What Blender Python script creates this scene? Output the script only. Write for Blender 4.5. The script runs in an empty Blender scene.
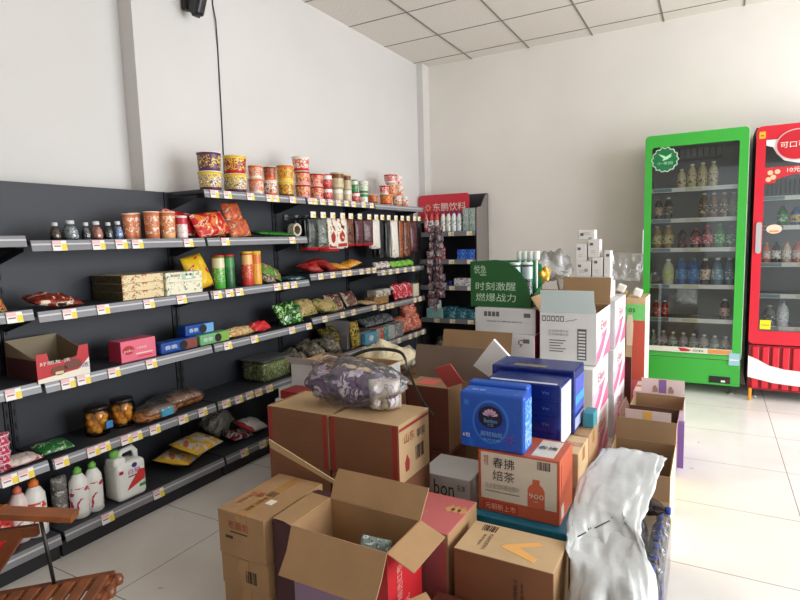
import bpy, bmesh, math, random
from mathutils import Vector, Matrix, noise, Euler
random.seed(7)
C = bpy.context.scene.collection
S = bpy.context.scene
PI = math.pi

# ---------------------------------------------------------------- camera, world, light, exposure
FOC, PITCH, ROLL, YAW, CH = 554.7, .109, -.028, .512, 1.347
cy, sy, cp, sp = math.cos(YAW), math.sin(YAW), math.cos(PITCH), math.sin(PITCH)
Fv = Vector((-sy*cp, cy*cp, -sp)); R0 = Vector((cy, sy, 0)); U0 = R0.cross(Fv)
Rv = R0*math.cos(ROLL)+U0*math.sin(ROLL); Uv = -R0*math.sin(ROLL)+U0*math.cos(ROLL)
cam = bpy.data.cameras.new('camera'); co = bpy.data.objects.new('camera', cam); C.objects.link(co)
cam.sensor_width = 36; cam.lens = 36*FOC/800; cam.clip_start = .05
m3 = Matrix((Rv, Uv, -Fv)).transposed(); co.matrix_world = Matrix.Translation((0, 0, CH)) @ m3.to_4x4()
S.camera = co
S.view_settings.view_transform = 'Standard'; S.view_settings.look = 'None'
S.view_settings.exposure = -0.02; S.view_settings.gamma = 1; S.view_settings.use_curve_mapping = False
S.cycles.use_denoising = True; S.cycles.max_bounces = 10; S.cycles.diffuse_bounces = 6; S.cycles.transparent_max_bounces = 16
W = bpy.data.worlds.new('daylight'); S.world = W; W.use_nodes = True
W.node_tree.nodes['Background'].inputs[0].default_value = (.93, .97, 1, 1)
W.node_tree.nodes['Background'].inputs[1].default_value = 1.0
def area(name, loc, rot, sx, sy_, p, col):
    l = bpy.data.lights.new(name, 'AREA'); l.shape = 'RECTANGLE'; l.size = sx; l.size_y = sy_; l.energy = p; l.color = col
    o = bpy.data.objects.new(name, l); C.objects.link(o); o.location = loc; o.rotation_euler = rot; return o
# daylight coming in through the shop front in the right wall
area('shop_front_daylight', (2.95, 3.1, 1.5), (0, math.radians(90), 0), 2.5, 4.3, 250, (.96, .98, 1))
# weak fill light added behind the camera, in the unseen rear opening
area('rear_fill_light', (.9, -2.75, 1.7), (math.radians(90), 0, 0), 1.8, 1.6, 2, (1, .98, .96))

# ---------------------------------------------------------------- materials
def lin(c):
    return tuple(((x/255)/12.92 if x/255 <= .04045 else ((x/255+.055)/1.055)**2.4) for x in c)+(1,)
_m = {}
def M(name, col, rough=.55, metal=0, spec=.5, var=0, vs=8, bump=0, bs=60, emit=0):
    if name in _m: return _m[name]
    m = bpy.data.materials.new(name); m.use_nodes = True; nt = m.node_tree; b = nt.nodes['Principled BSDF']
    b.inputs['Base Color'].default_value = lin(col); b.inputs['Roughness'].default_value = rough
    b.inputs['Metallic'].default_value = metal; b.inputs['Specular IOR Level'].default_value = spec
    m.diffuse_color = lin(col)
    if var or bump: tc = nt.nodes.new('ShaderNodeTexCoord')
    if var:
        n = nt.nodes.new('ShaderNodeTexNoise'); n.inputs['Scale'].default_value = vs; n.inputs['Detail'].default_value = 4
        nt.links.new(tc.outputs['Object'], n.inputs['Vector'])
        r = nt.nodes.new('ShaderNodeValToRGB'); a = lin([max(0, x*(1-var)) for x in col]); c = lin([min(255, x*(1+var*.6)) for x in col])
        r.color_ramp.elements[0].position = .3; r.color_ramp.elements[1].position = .7
        r.color_ramp.elements[0].color = a; r.color_ramp.elements[1].color = c
        nt.links.new(n.outputs['Fac'], r.inputs['Fac']); nt.links.new(r.outputs['Color'], b.inputs['Base Color'])
    if bump:
        n = nt.nodes.new('ShaderNodeTexNoise'); n.inputs['Scale'].default_value = bs; n.inputs['Detail'].default_value = 3
        nt.links.new(tc.outputs['Object'], n.inputs['Vector'])
        bp = nt.nodes.new('ShaderNodeBump'); bp.inputs['Strength'].default_value = bump; bp.inputs['Distance'].default_value = .01
        nt.links.new(n.outputs['Fac'], bp.inputs['Height']); nt.links.new(bp.outputs['Normal'], b.inputs['Normal'])
    if emit:
        b.inputs['Emission Color'].default_value = lin(col); b.inputs['Emission Strength'].default_value = emit
    _m[name] = m; return m
def P(name, cols, scale=30, rough=.35, bump=.25, stretch=(1, 1, 1), dist=1.5):
    """printed wrapper: patches of the given colours; cols = [(position, rgb), ...]"""
    if name in _m: return _m[name]
    m = bpy.data.materials.new(name); m.use_nodes = True; nt = m.node_tree; b = nt.nodes['Principled BSDF']
    b.inputs['Roughness'].default_value = rough; m.diffuse_color = lin(cols[0][1])
    tc = nt.nodes.new('ShaderNodeTexCoord'); mp = nt.nodes.new('ShaderNodeMapping'); mp.inputs['Scale'].default_value = stretch
    n = nt.nodes.new('ShaderNodeTexNoise'); n.inputs['Scale'].default_value = scale; n.inputs['Detail'].default_value = 2; n.inputs['Distortion'].default_value = dist
    r = nt.nodes.new('ShaderNodeValToRGB'); r.color_ramp.interpolation = 'CONSTANT'
    e = r.color_ramp.elements; e[0].position = 0; e[0].color = lin(cols[0][1]); e[1].position = cols[1][0]; e[1].color = lin(cols[1][1])
    for p, c in cols[2:]: q = e.new(p); q.color = lin(c)
    L = nt.links.new
    L(tc.outputs['Object'], mp.inputs['Vector']); L(mp.outputs[0], n.inputs['Vector']); L(n.outputs['Fac'], r.inputs['Fac']); L(r.outputs['Color'], b.inputs['Base Color'])
    if bump:
        n2 = nt.nodes.new('ShaderNodeTexNoise'); n2.inputs['Scale'].default_value = 45; L(tc.outputs['Object'], n2.inputs['Vector'])
        bp = nt.nodes.new('ShaderNodeBump'); bp.inputs['Strength'].default_value = bump; bp.inputs['Distance'].default_value = .012
        L(n2.outputs['Fac'], bp.inputs['Height']); L(bp.outputs['Normal'], b.inputs['Normal'])
    _m[name] = m; return m
def clear(name, col=(255, 255, 255), alpha=.12, rough=.05, bump=0, bs=30, haze=0):
    """thin clear plastic or glass: see-through sheet mixed with a glossy surface"""
    if name in _m: return _m[name]
    m = bpy.data.materials.new(name); m.use_nodes = True; nt = m.node_tree; nt.nodes.clear(); L = nt.links.new
    out = nt.nodes.new('ShaderNodeOutputMaterial'); tr = nt.nodes.new('ShaderNodeBsdfTransparent'); tr.inputs[0].default_value = lin(col)
    g = nt.nodes.new('ShaderNodeBsdfGlossy'); g.inputs['Roughness'].default_value = rough
    fr = nt.nodes.new('ShaderNodeFresnel'); fr.inputs['IOR'].default_value = 1.45
    mx = nt.nodes.new('ShaderNodeMixShader'); ad = nt.nodes.new('ShaderNodeMath'); ad.operation = 'ADD'; ad.inputs[1].default_value = alpha; ad.use_clamp = True
    L(fr.outputs[0], ad.inputs[0]); L(ad.outputs[0], mx.inputs[0]); L(tr.outputs[0], mx.inputs[1]); L(g.outputs[0], mx.inputs[2])
    last = mx
    if haze:
        d = nt.nodes.new('ShaderNodeBsdfDiffuse'); d.inputs[0].default_value = (.85, .87, .87, 1)
        m2 = nt.nodes.new('ShaderNodeMixShader'); m2.inputs[0].default_value = haze; L(mx.outputs[0], m2.inputs[1]); L(d.outputs[0], m2.inputs[2]); last = m2
    if bump:
        tc = nt.nodes.new('ShaderNodeTexCoord'); n = nt.nodes.new('ShaderNodeTexNoise'); n.inputs['Scale'].default_value = bs; n.inputs['Distortion'].default_value = 1
        bp = nt.nodes.new('ShaderNodeBump'); bp.inputs['Strength'].default_value = bump; bp.inputs['Distance'].default_value = .02
        L(tc.outputs['Object'], n.inputs['Vector']); L(n.outputs['Fac'], bp.inputs['Height']); L(bp.outputs['Normal'], g.inputs['Normal'])
    L(last.outputs[0], out.inputs[0]); _m[name] = m; return m

# ---------------------------------------------------------------- mesh builder
_txt = {}
def text_geo(s):
    if s not in _txt:
        cu = bpy.data.curves.new('t', 'FONT'); cu.body = s; cu.resolution_u = 2
        o = bpy.data.objects.new('t', cu); C.objects.link(o); bpy.context.view_layer.update()
        me = bpy.data.meshes.new_from_object(o.evaluated_get(bpy.context.evaluated_depsgraph_get()))
        vs = [(v.co.x, v.co.y) for v in me.vertices]; fs = [tuple(p.vertices) for p in me.polygons]
        bpy.data.objects.remove(o); bpy.data.curves.remove(cu); bpy.data.meshes.remove(me)
        x0 = min(v[0] for v in vs); x1 = max(v[0] for v in vs); y0 = min(v[1] for v in vs); y1 = max(v[1] for v in vs)
        _txt[s] = ([((a-x0)/(x1-x0), (b-y0)/(y1-y0)) for a, b in vs], fs)
    return _txt[s]
class MB:
    def __init__(s): s.v = []; s.f = []; s.mi = []; s.ms = []; s.T = Matrix.Identity(4); s.sm = []
    def slot(s, m):
        if m not in s.ms: s.ms.append(m)
        return s.ms.index(m)
    def add(s, vs, fs, m, smooth=False):
        b = len(s.v); s.v += [tuple(s.T @ Vector(v)) for v in vs]
        if not isinstance(m, (list, tuple)): m = [m]*len(fs)
        for f, q in zip(fs, m): s.f.append(tuple(b+i for i in f)); s.mi.append(s.slot(q)); s.sm.append(smooth)
        return s
    def box(s, x0, x1, y0, y1, z0, z1, m, fm={}):
        vs = [(x0, y0, z0), (x1, y0, z0), (x1, y1, z0), (x0, y1, z0), (x0, y0, z1), (x1, y0, z1), (x1, y1, z1), (x0, y1, z1)]
        F = [('-z', (0, 3, 2, 1)), ('+z', (4, 5, 6, 7)), ('-y', (0, 1, 5, 4)), ('+x', (1, 2, 6, 5)), ('+y', (2, 3, 7, 6)), ('-x', (3, 0, 4, 7))]
        return s.add(vs, [f for _, f in F], [fm.get(k, m) for k, _ in F])
    def rbox(s, x0, x1, y0, y1, z0, z1, m, r=.004, fm={}, seg=2):
        bm = bmesh.new(); bmesh.ops.create_cube(bm, size=1)
        for v in bm.verts: v.co = Vector(((x0+x1)/2+v.co.x*(x1-x0), (y0+y1)/2+v.co.y*(y1-y0), (z0+z1)/2+v.co.z*(z1-z0)))
        r = min(r, .45*min(x1-x0, y1-y0, z1-z0))
        bmesh.ops.bevel(bm, geom=bm.edges[:], offset=r, segments=seg, affect='EDGES', profile=.5)
        bm.normal_update(); vs = [tuple(v.co) for v in bm.verts]; fs = []; mm = []
        for v, i in zip(bm.verts, range(len(bm.verts))): v.index = i
        for f in bm.faces:
            fs.append(tuple(v.index for v in f.verts)); n = f.normal; k = max(range(3), key=lambda i: abs(n[i])); key = ('+' if n[k] > 0 else '-')+'xyz'[k]
            mm.append(fm.get(key, m) if abs(n[k]) > .8 else m)
        bm.free(); return s.add(vs, fs, mm, False)
    def quad(s, a, b, c, d, m): return s.add([a, b, c, d], [(0, 1, 2, 3)], m)
    def rect(s, face, u0, u1, v0, v1, w, m, t=.0012):
        """thin printed patch on a face: face '-y': u=x v=z w=y ; '+x': u=y v=z w=x ; '+z': u=x v=y w=z ; '-x' as +x"""
        if face == '-y': return s.box(u0, u1, w-t, w, v0, v1, m)
        if face == '+x': return s.box(w, w+t, u0, u1, v0, v1, m)
        if face == '-x': return s.box(w-t, w, u0, u1, v0, v1, m)
        return s.box(u0, u1, v0, v1, w, w+t, m)
    def text(s, st, face, u0, u1, v0, v1, w, m, t=.0018, turn=0):
        pts, fs = text_geo(st); vs = []
        for a, b in pts:
            if turn == 1: a, b = b, 1-a
            elif turn == 2: a, b = 1-a, 1-b
            elif turn == 3: a, b = 1-b, a
            u = u0+a*(u1-u0); v = v0+b*(v1-v0)
            vs.append({'-y': (u, w-t, v), '+x': (w+t, u, v), '+z': (u, v, w+t), '-x': (w-t, u, v)}[face])
        return s.add(vs, fs, m)
    def poly(s, pts, z0, z1, m, plane='xy', mside=None):
        n = len(pts); f3 = {'xy': lambda a, b, c: (a, b, c), 'xz': lambda a, b, c: (a, c, b), 'yz': lambda a, b, c: (c, a, b)}[plane]
        vs = [f3(a, b, z0) for a, b in pts]+[f3(a, b, z1) for a, b in pts]
        fs = [tuple(range(n))[::-1], tuple(range(n, 2*n))]+[(i, (i+1) % n, n+(i+1) % n, n+i) for i in range(n)]
        return s.add(vs, fs, [m, m]+[mside or m]*n)
    def lathe(s, prof, mats, seg=20, c=(0, 0, 0), cap=True, smooth=True, wob=0):
        vs = []; fs = []; mm = []; k = len(prof)
        for r, z in prof:
            for i in range(seg):
                a = 2*PI*i/seg; q = r*(1+wob*math.sin(a*6))
                vs.append((c[0]+q*math.cos(a), c[1]+q*math.sin(a), c[2]+z))
        for j in range(k-1):
            for i in range(seg):
                fs.append((j*seg+i, j*seg+(i+1) % seg, (j+1)*seg+(i+1) % seg, (j+1)*seg+i)); mm.append(mats[min(j, len(mats)-1)] if isinstance(mats, list) else mats)
        if cap:
            fs.append(tuple(range(seg))[::-1]); mm.append(mm[0]); fs.append(tuple(range((k-1)*seg, k*seg))); mm.append(mm[-2] if len(mm) > 1 else mm[0])
            mm[-1] = mats[-1] if isinstance(mats, list) else mats
        return s.add(vs, fs, mm, smooth)
    def tube(s, pts, r, m, seg=8, flat=None):
        pts = [Vector(p) for p in pts]; vs = []; n = len(pts)
        for i, p in enumerate(pts):
            d = (pts[min(i+1, n-1)]-pts[max(i-1, 0)]).normalized(); up = Vector((0, 0, 1)) if abs(d.z) < .9 else Vector((0, 1, 0))
            a = d.cross(up).normalized(); b = a.cross(d)
            for k in range(seg):
                t = 2*PI*k/seg; ra, rb = (r, r) if flat is None else flat
                vs.append(tuple(p+a*math.cos(t)*ra+b*math.sin(t)*rb))
        fs = [(i*seg+k, i*seg+(k+1) % seg, (i+1)*seg+(k+1) % seg, (i+1)*seg+k) for i in range(n-1) for k in range(seg)]
        fs += [tuple(range(seg))[::-1], tuple(range((n-1)*seg, n*seg))]
        return s.add(vs, fs, m, True)
    def pillow(s, w, h, t, m, nu=14, nv=10, wr=.25, seal=.06, sealm=None, seed=0, one=False):
        """a filled sachet lying in the xy plane, centre at the origin, thickness t in z"""
        vs = []; fs = []; mm = []
        for side in (1, -1):
            for j in range(nv+1):
                for i in range(nu+1):
                    u = -1+2*i/nu; v = -1+2*j/nv
                    prof = max(0, 1-abs(u)**3)**.6*max(0, 1-abs(v)**2.5)**.55
                    if abs(u) > 1-seal*2: prof *= .05
                    k = noise.noise(Vector((u*2.3+seed, v*2.1, side*3.1+seed)))
                    pin = 1-.08*(abs(u)**2)*(1-abs(v))
                    vs.append((u*w/2*(1-.04*abs(v)**2), v*h/2*pin, side*(t/2*prof*(1+wr*2*k)+.0006)))
        a = (nu+1)*(nv+1)
        for sd in (0, 1):
            for j in range(nv):
                for i in range(nu):
                    q = [sd*a+j*(nu+1)+i, sd*a+j*(nu+1)+i+1, sd*a+(j+1)*(nu+1)+i+1, sd*a+(j+1)*(nu+1)+i]
                    fs.append(tuple(q if sd == 0 else q[::-1])); edge = i == nu-1 or (i == 0 and not one); mm.append((sealm or m) if edge else m)
        bd = [j for j in range(nu+1)]+[j*(nu+1)+nu for j in range(1, nv+1)]+[nv*(nu+1)+nu-j for j in range(1, nu+1)]+[(nv-j)*(nu+1) for j in range(1, nv)]
        for i in range(len(bd)):
            p, q = bd[i], bd[(i+1) % len(bd)]; fs.append((p, a+p, a+q, q)); mm.append(m if one else (sealm or m))
        return s.add(vs, fs, mm, True)
    def build(s, name, org=(0, 0, 0), parent=None, porg=(0, 0, 0), rz=0):
        me = bpy.data.meshes.new(name); o3 = Vector(org)
        me.from_pydata([tuple(Vector(v)-o3) for v in s.v], [], s.f)
        for m in s.ms: me.materials.append(m)
        for p, i, q in zip(me.polygons, s.mi, s.sm): p.material_index = i; p.use_smooth = q
        me.validate(); me.update()
        o = bpy.data.objects.new(name, me); C.objects.link(o)
        if parent is not None: o.parent = parent; o.location = o3-Vector(porg)
        else: o.location = org
        o.rotation_euler[2] = rz
        return o
def tag(o, label=None, cat=None, group=None, kind=None):
    if label: o['label'] = label
    if cat: o['category'] = cat
    if group: o['group'] = group
    if kind: o['kind'] = kind
    return o
def empty(name, loc, label, cat, group=None, rz=0):
    o = bpy.data.objects.new(name, None); C.objects.link(o); o.location = loc; o.rotation_euler[2] = rz; o.empty_display_size = .05
    return tag(o, label, cat, group)
def copy_tree(o, parent=None):
    c = o.copy(); C.objects.link(c)
    if parent is not None: c.parent = parent
    for ch in list(o.children): copy_tree(ch, c)
    return c
def struct(o): o['kind'] = 'structure'; return o
ORD = ['leftmost', 'second from the left', 'third from the left', 'fourth from the left', 'fifth from the left', 'sixth from the left', 'seventh from the left', 'eighth from the left', 'ninth from the left', 'tenth from the left', 'eleventh from the left', 'twelfth from the left', 'thirteenth from the left', 'fourteenth from the left', 'fifteenth from the left']

# ---------------------------------------------------------------- setting
XL, YF, XR, YB, ZC = -2.789, 5.604, 2.7, -2.6, 3.184
wall = M('white_plaster_wall', (211, 209, 206), .75, var=.02, vs=1.2, bump=.05, bs=12)
farw = M('cream_plaster_wall', (230, 225, 218), .75, var=.03, vs=1.0, bump=.05, bs=12)
def tile_mat():
    m = bpy.data.materials.new('glazed_floor_tiles'); m.use_nodes = True; nt = m.node_tree; b = nt.nodes['Principled BSDF']; L = nt.links.new
    tc = nt.nodes.new('ShaderNodeTexCoord'); sp_ = nt.nodes.new('ShaderNodeSeparateXYZ'); L(tc.outputs['Object'], sp_.inputs[0])
    outs = []
    for ax, off in (('X', .402), ('Y', 3.007)):
        a = nt.nodes.new('ShaderNodeMath'); a.operation = 'SUBTRACT'; L(sp_.outputs[ax], a.inputs[0]); a.inputs[1].default_value = off
        d = nt.nodes.new('ShaderNodeMath'); d.operation = 'DIVIDE'; L(a.outputs[0], d.inputs[0]); d.inputs[1].default_value = .6
        r = nt.nodes.new('ShaderNodeMath'); r.operation = 'ROUND'; L(d.outputs[0], r.inputs[0])
        q = nt.nodes.new('ShaderNodeMath'); q.operation = 'SUBTRACT'; L(d.outputs[0], q.inputs[0]); L(r.outputs[0], q.inputs[1])
        ab = nt.nodes.new('ShaderNodeMath'); ab.operation = 'ABSOLUTE'; L(q.outputs[0], ab.inputs[0]); outs.append(ab)
    mn = nt.nodes.new('ShaderNodeMath'); mn.operation = 'MINIMUM'; L(outs[0].outputs[0], mn.inputs[0]); L(outs[1].outputs[0], mn.inputs[1])
    lt = nt.nodes.new('ShaderNodeMath'); lt.operation = 'LESS_THAN'; L(mn.outputs[0], lt.inputs[0]); lt.inputs[1].default_value = .0028
    n = nt.nodes.new('ShaderNodeTexNoise'); n.inputs['Scale'].default_value = 2.5; n.inputs['Detail'].default_value = 6; L(tc.outputs['Object'], n.inputs['Vector'])
    cr = nt.nodes.new('ShaderNodeValToRGB'); cr.color_ramp.elements[0].color = lin((222, 219, 213)); cr.color_ramp.elements[1].color = lin((236, 233, 228)); cr.color_ramp.elements[0].position = .35; cr.color_ramp.elements[1].position = .7
    L(n.outputs['Fac'], cr.inputs['Fac'])
    # small scuffs
    n2 = nt.nodes.new('ShaderNodeTexNoise'); n2.inputs['Scale'].default_value = 9; n2.inputs['Distortion'].default_value = 2; L(tc.outputs['Object'], n2.inputs['Vector'])
    g2 = nt.nodes.new('ShaderNodeMath'); g2.operation = 'GREATER_THAN'; g2.inputs[1].default_value = .76; L(n2.outputs['Fac'], g2.inputs[0])
    mx2 = nt.nodes.new('ShaderNodeMix'); mx2.data_type = 'RGBA'; L(g2.outputs[0], mx2.inputs[0]); L(cr.outputs[0], mx2.inputs[6]); mx2.inputs[7].default_value = lin((176, 168, 155))
    mx = nt.nodes.new('ShaderNodeMix'); mx.data_type = 'RGBA'; L(lt.outputs[0], mx.inputs[0]); L(mx2.outputs[2], mx.inputs[6]); mx.inputs[7].default_value = lin((110, 102, 92))
    L(mx.outputs[2], b.inputs['Base Color']); b.inputs['Roughness'].default_value = .22; b.inputs['Specular IOR Level'].default_value = .5
    return m
fl = MB().box(-2.95, XR, YB, YF+.05, -.05, 0, tile_mat()); struct(fl.build('floor'))
ce = MB(); cm = M('ceiling_board', (222, 215, 207), .8, bump=.35, bs=55)
ce.box(-2.95, XR, YB, YF+.05, ZC, ZC+.05, cm); struct(ce.build('ceiling'))
tb = MB(); gm = M('ceiling_grid_metal', (120, 116, 108), .5)
x = -2.22
while x < XR: tb.box(x-.006, x+.006, YB, YF, ZC-.006, ZC-.0005, gm); x += .6
y = 5.396
while y > YB: tb.box(XL, XR, y-.0035, y+.0035, ZC-.004, ZC-.0005, gm); y -= .6
struct(tb.build('trim_1', (0, 0, ZC)))
w = MB(); w.box(-2.95, XL, 2.069, YF, 0, ZC, wall); w.box(-2.95, -2.898, YB, 2.069, 0, ZC, wall); w.box(XL, XL+.006, 2.069, 2.398, 0, ZC, wall)
struct(w.build('wall_left'))
w = MB(); w.box(-2.95, XR, YF, YF+.1, 0, ZC, farw); struct(w.build('wall_far', (0, YF, 0)))
w = MB(); w.box(XL, -2.718, 5.455, YF, 0, ZC, wall); struct(w.build('trim_2', (-2.75, 5.5, 0)))
# right wall with the shop front opening; rear wall with a smaller opening
w = MB(); w.box(XR, XR+.12, YB, .95, 0, ZC, wall); w.box(XR, XR+.12, 5.25, YF+.05, 0, ZC, wall); w.box(XR, XR+.12, .95, 5.25, 2.75, ZC, wall); w.box(XR, XR+.12, .95, 5.25, 0, .12, wall)
struct(w.build('wall_right', (XR, 0, 0)))
w = MB(); am = M('grey_aluminium', (150, 150, 150), .35, metal=.7)
for yy in (.95, 2.4, 3.94, 5.21): w.box(XR+.03, XR+.08, yy, yy+.04, .12, 2.75, am)
w.box(XR+.03, XR+.08, .95, 5.25, 2.71, 2.75, am); w.box(XR+.03, XR+.08, .95, 5.25, .12, .17, am)
struct(w.build('window_1', (XR, 0, 0)))
w = MB(); w.box(-2.95, -.1, YB-.1, YB, 0, ZC, wall); w.box(1.9, XR+.1, YB-.1, YB, 0, ZC, wall); w.box(-.1, 1.9, YB-.1, YB, 2.6, ZC, wall); w.box(-.1, 1.9, YB-.1, YB, 0, .8, wall)
struct(w.build('wall_rear', (0, YB, 0)))

# ---------------------------------------------------------------- shelving along the left wall
dark = M('charcoal_powder_coat', (50, 53, 60), .55, bump=.05, bs=200)
dark2 = M('black_powder_coat', (34, 35, 39), .5)
railm = M('grey_ticket_rail', (128, 128, 132), .35); railc = M('clear_rail_strip', (196, 198, 202), .25)
tagw = M('ticket_paper', (244, 234, 228), .5); tagy = M('ticket_yellow', (240, 214, 60), .5); tagp = M('ticket_pink', (236, 190, 190), .5)
XP = -2.775
def shelf_part(u, org, y0, y1, zb, xf, tags, kind='y', tw=.06):
    """a shelf board with its ticket rail, zb = bottom of the rail"""
    zt = zb+.045
    m = MB(); m.rbox(XP+.02, xf-.008, y0+.004, y1-.004, zt-.022, zt, dark, .003)
    m.poly([(XP+.02, zt-.03), (XP+.02, zt-.10), (XP+.045, zt-.10), (xf-.06, zt-.045), (xf-.06, zt-.03)], y0+.005, y0+.009, dark2, 'xz')
    m.poly([(XP+.02, zt-.03), (XP+.02, zt-.10), (XP+.045, zt-.10), (xf-.06, zt-.045), (xf-.06, zt-.03)], y1-.009, y1-.005, dark2, 'xz')
    sh = m.build('shelf', (xf, y0, zt), u, org); so = Vector((xf, y0, zt))
    r = MB(); r.poly([(xf-.007, zt-.001), (xf-.002, zt-.0005), (xf+.008, zb), (xf+.002, zb-.002)], y0+.006, y1-.006, railm, 'xz')
    r.poly([(xf-.001, zt-.014), (xf+.0015, zt-.014), (xf+.0032, zt-.021), (xf+.0005, zt-.021)], y0+.006, y1-.006, railc, 'xz')
    r.build('price_rail', so, sh, so)
    for ty in tags:
        if y0+.03 < ty < y1-.02:
            t = MB(); h = .040; jig = random.uniform(-.004, -.0015); wdt = tw
            a = lambda q: xf+.0045+(zt-q)*.19
            def strip(ya, yb_, za, zb2, mm, e=0): t.add([(a(za)+e, ya, za), (a(za)+e, yb_, za), (a(zb2)+e, yb_, zb2), (a(zb2)+e, ya, zb2), (a(za)+e-.0015, ya, za), (a(za)+e-.0015, yb_, za), (a(zb2)+e-.0015, yb_, zb2), (a(zb2)+e-.0015, ya, zb2)], [(0, 1, 2, 3), (4, 7, 6, 5), (0, 4, 5, 1), (1, 5, 6, 2), (2, 6, 7, 3), (3, 7, 4, 0)], mm)
            strip(ty-wdt/2, ty+wdt/2, zt-.043+jig, zt+jig, tagw)
            strip(ty-wdt/2, ty+wdt*.12, zt-.016+jig, zt-.001+jig, tagp, .001)
            strip(ty+wdt*.14, ty+wdt/2, zt-.041+jig, zt-.014+jig, tagy, .001)
            strip(ty-wdt*.4, ty+wdt*.05, zt-.026+jig, zt-.021+jig, M('ticket_ink', (120, 100, 110)), .001)
            t.build('price_tag', (xf, ty, zb), sh, so)
    return sh
TOP = [2.269, 2.367, 2.552, 2.72, 2.776, 2.943]
TOP2 = [3.056+.08, 3.178, 3.271, 3.368, 3.469, 3.574, 3.67, 3.814, 3.967-.03]
T_L1 = [1.386, 1.562, 1.676, 1.761, 2.067, 2.328, 2.919]; T_L2 = [1.18, .62, .9, 1.402, 1.558, 1.799, 1.997, 2.245, 2.335, 2.414, 2.746, 2.834, 2.914]
T_M1 = [3.211, 3.357, 3.511, 3.579, 3.748, 3.853, 3.946, 4.092, 4.211, 4.336, 4.485, 4.642]
T_L3 = [1.146, .7, 1.367, 1.437, 1.584, 1.786, 2.298, 2.516, 2.871, 3.052]
T_M2 = [3.239, 3.464, 3.614, 3.926, 4.055, 4.156, 4.226, 4.662, 4.767]
T_L4 = [1.162, 1.1, 1.308, 1.452, 1.504, 1.619, 1.672, 1.777, 1.953, 2.085, 2.258, 2.359, 2.449, 2.526, 2.624]
T_M3 = [3.755, 3.892, 4.021, 4.156, 4.334, 4.545, 4.666, 4.814]; T_L5 = [1.466, 1.741, 2.338, 2.496]
units = [(.37, 1.262, 'dark shelving unit at the near end, cut by the left picture edge', [(1.36, []), (1.055, T_L2), (.745, T_L3), (.40, T_L4), (.075, T_L5)], 1.64, False),
         (1.268, 2.19, 'dark shelving unit holding orange cups, jars and the white detergent jug', [(1.34, T_L1), (1.04, T_L2), (.735, T_L3), (.395, T_L4), (.075, T_L5)], 1.655, False),
         (2.196, 3.09, 'dark shelving unit with green and red snack canisters, noodle cups on its raised top', [(1.61, TOP), (1.34, T_L1), (1.04, T_L2), (.735, T_L3), (.395, T_L4), (.075, T_L5)], 1.655, True),
         (3.096, 3.99, 'dark shelving unit with a row of hooks for hanging snack bags under its top', [(1.61, TOP2), (1.075, T_M1), (.76, T_M2), (.435, T_M3), (.075, [])], 1.655, True),
         (3.996, 4.89, 'dark shelving unit at the far end of the left wall row', [(1.605, []), (1.045, T_M1), (.745, T_M2), (.41, T_M3), (.075, [])], 1.655, True)]
for y0, y1, lab, levels, zt, tall in units:
    org = Vector(((XP-2.45)/2, (y0+y1)/2, 0)); u = empty('shelving_unit', org, lab, 'shelf', 'dark metal shelving units along the left wall')
    m = MB(); m.box(XP, XP+.012, y0, y1 if y1 < 4.8 else 5.255, .02, zt, dark); m.build('back_panel', org, u, org)
    for yy in (y0+.004, y1-.022):
        m = MB(); m.box(XP+.012, XP+.02, yy, yy+.018, 0, zt, dark2)
        for k in range(24): m.box(XP+.02, XP+.0205, yy+.006, yy+.012, .1+k*.062, .13+k*.062, M('slot_black', (12, 12, 12), .9))
        m.build('upright', org, u, org)
    m = MB(); m.box(XP+.02, -2.45, y0+.002, y1-.002, .0, .07, dark2); m.build('kick_board', org, u, org)
    for i, (zb, tg) in enumerate(levels):
        xf = -2.425 if zb < .1 else -2.465
        shelf_part(u, org, y0, y1, zb, xf, tg)
# hook bars with end tickets in the two far units
HK = [3.21, 3.328, 3.447, 3.576, 3.688, 3.818, 3.96, 4.072, 4.172, 4.282, 4.411, 4.53, 4.647, 4.777, 4.87]
steel = M('bright_steel', (190, 190, 192), .25, metal=.9)
for i, hy in enumerate(HK):
    h = empty('display_hook', (XP+.02, hy, 1.53), f'steel peg hook with white ticket, {ORD[i]} under the top shelf', 'hook', 'peg hooks for hanging bags')
    m = MB(); m.tube([(XP+.02, hy, 1.53), (-2.53, hy, 1.53), (-2.50, hy, 1.548)], .0025, steel); m.box(XP+.0205, XP+.026, hy-.02, hy+.02, 1.51, 1.55, steel); m.build('wire', (XP+.02, hy, 1.53), h, (XP+.02, hy, 1.53))
    m = MB(); m.rbox(-2.499, -2.4965, hy-.03, hy+.03, 1.518, 1.562, tagw, .001); m.rect('+x', hy+.0, hy+.026, 1.522, 1.545, -2.4965, tagy); m.build('ticket', (-2.5, hy, 1.54), h, (XP+.02, hy, 1.53))

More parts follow.
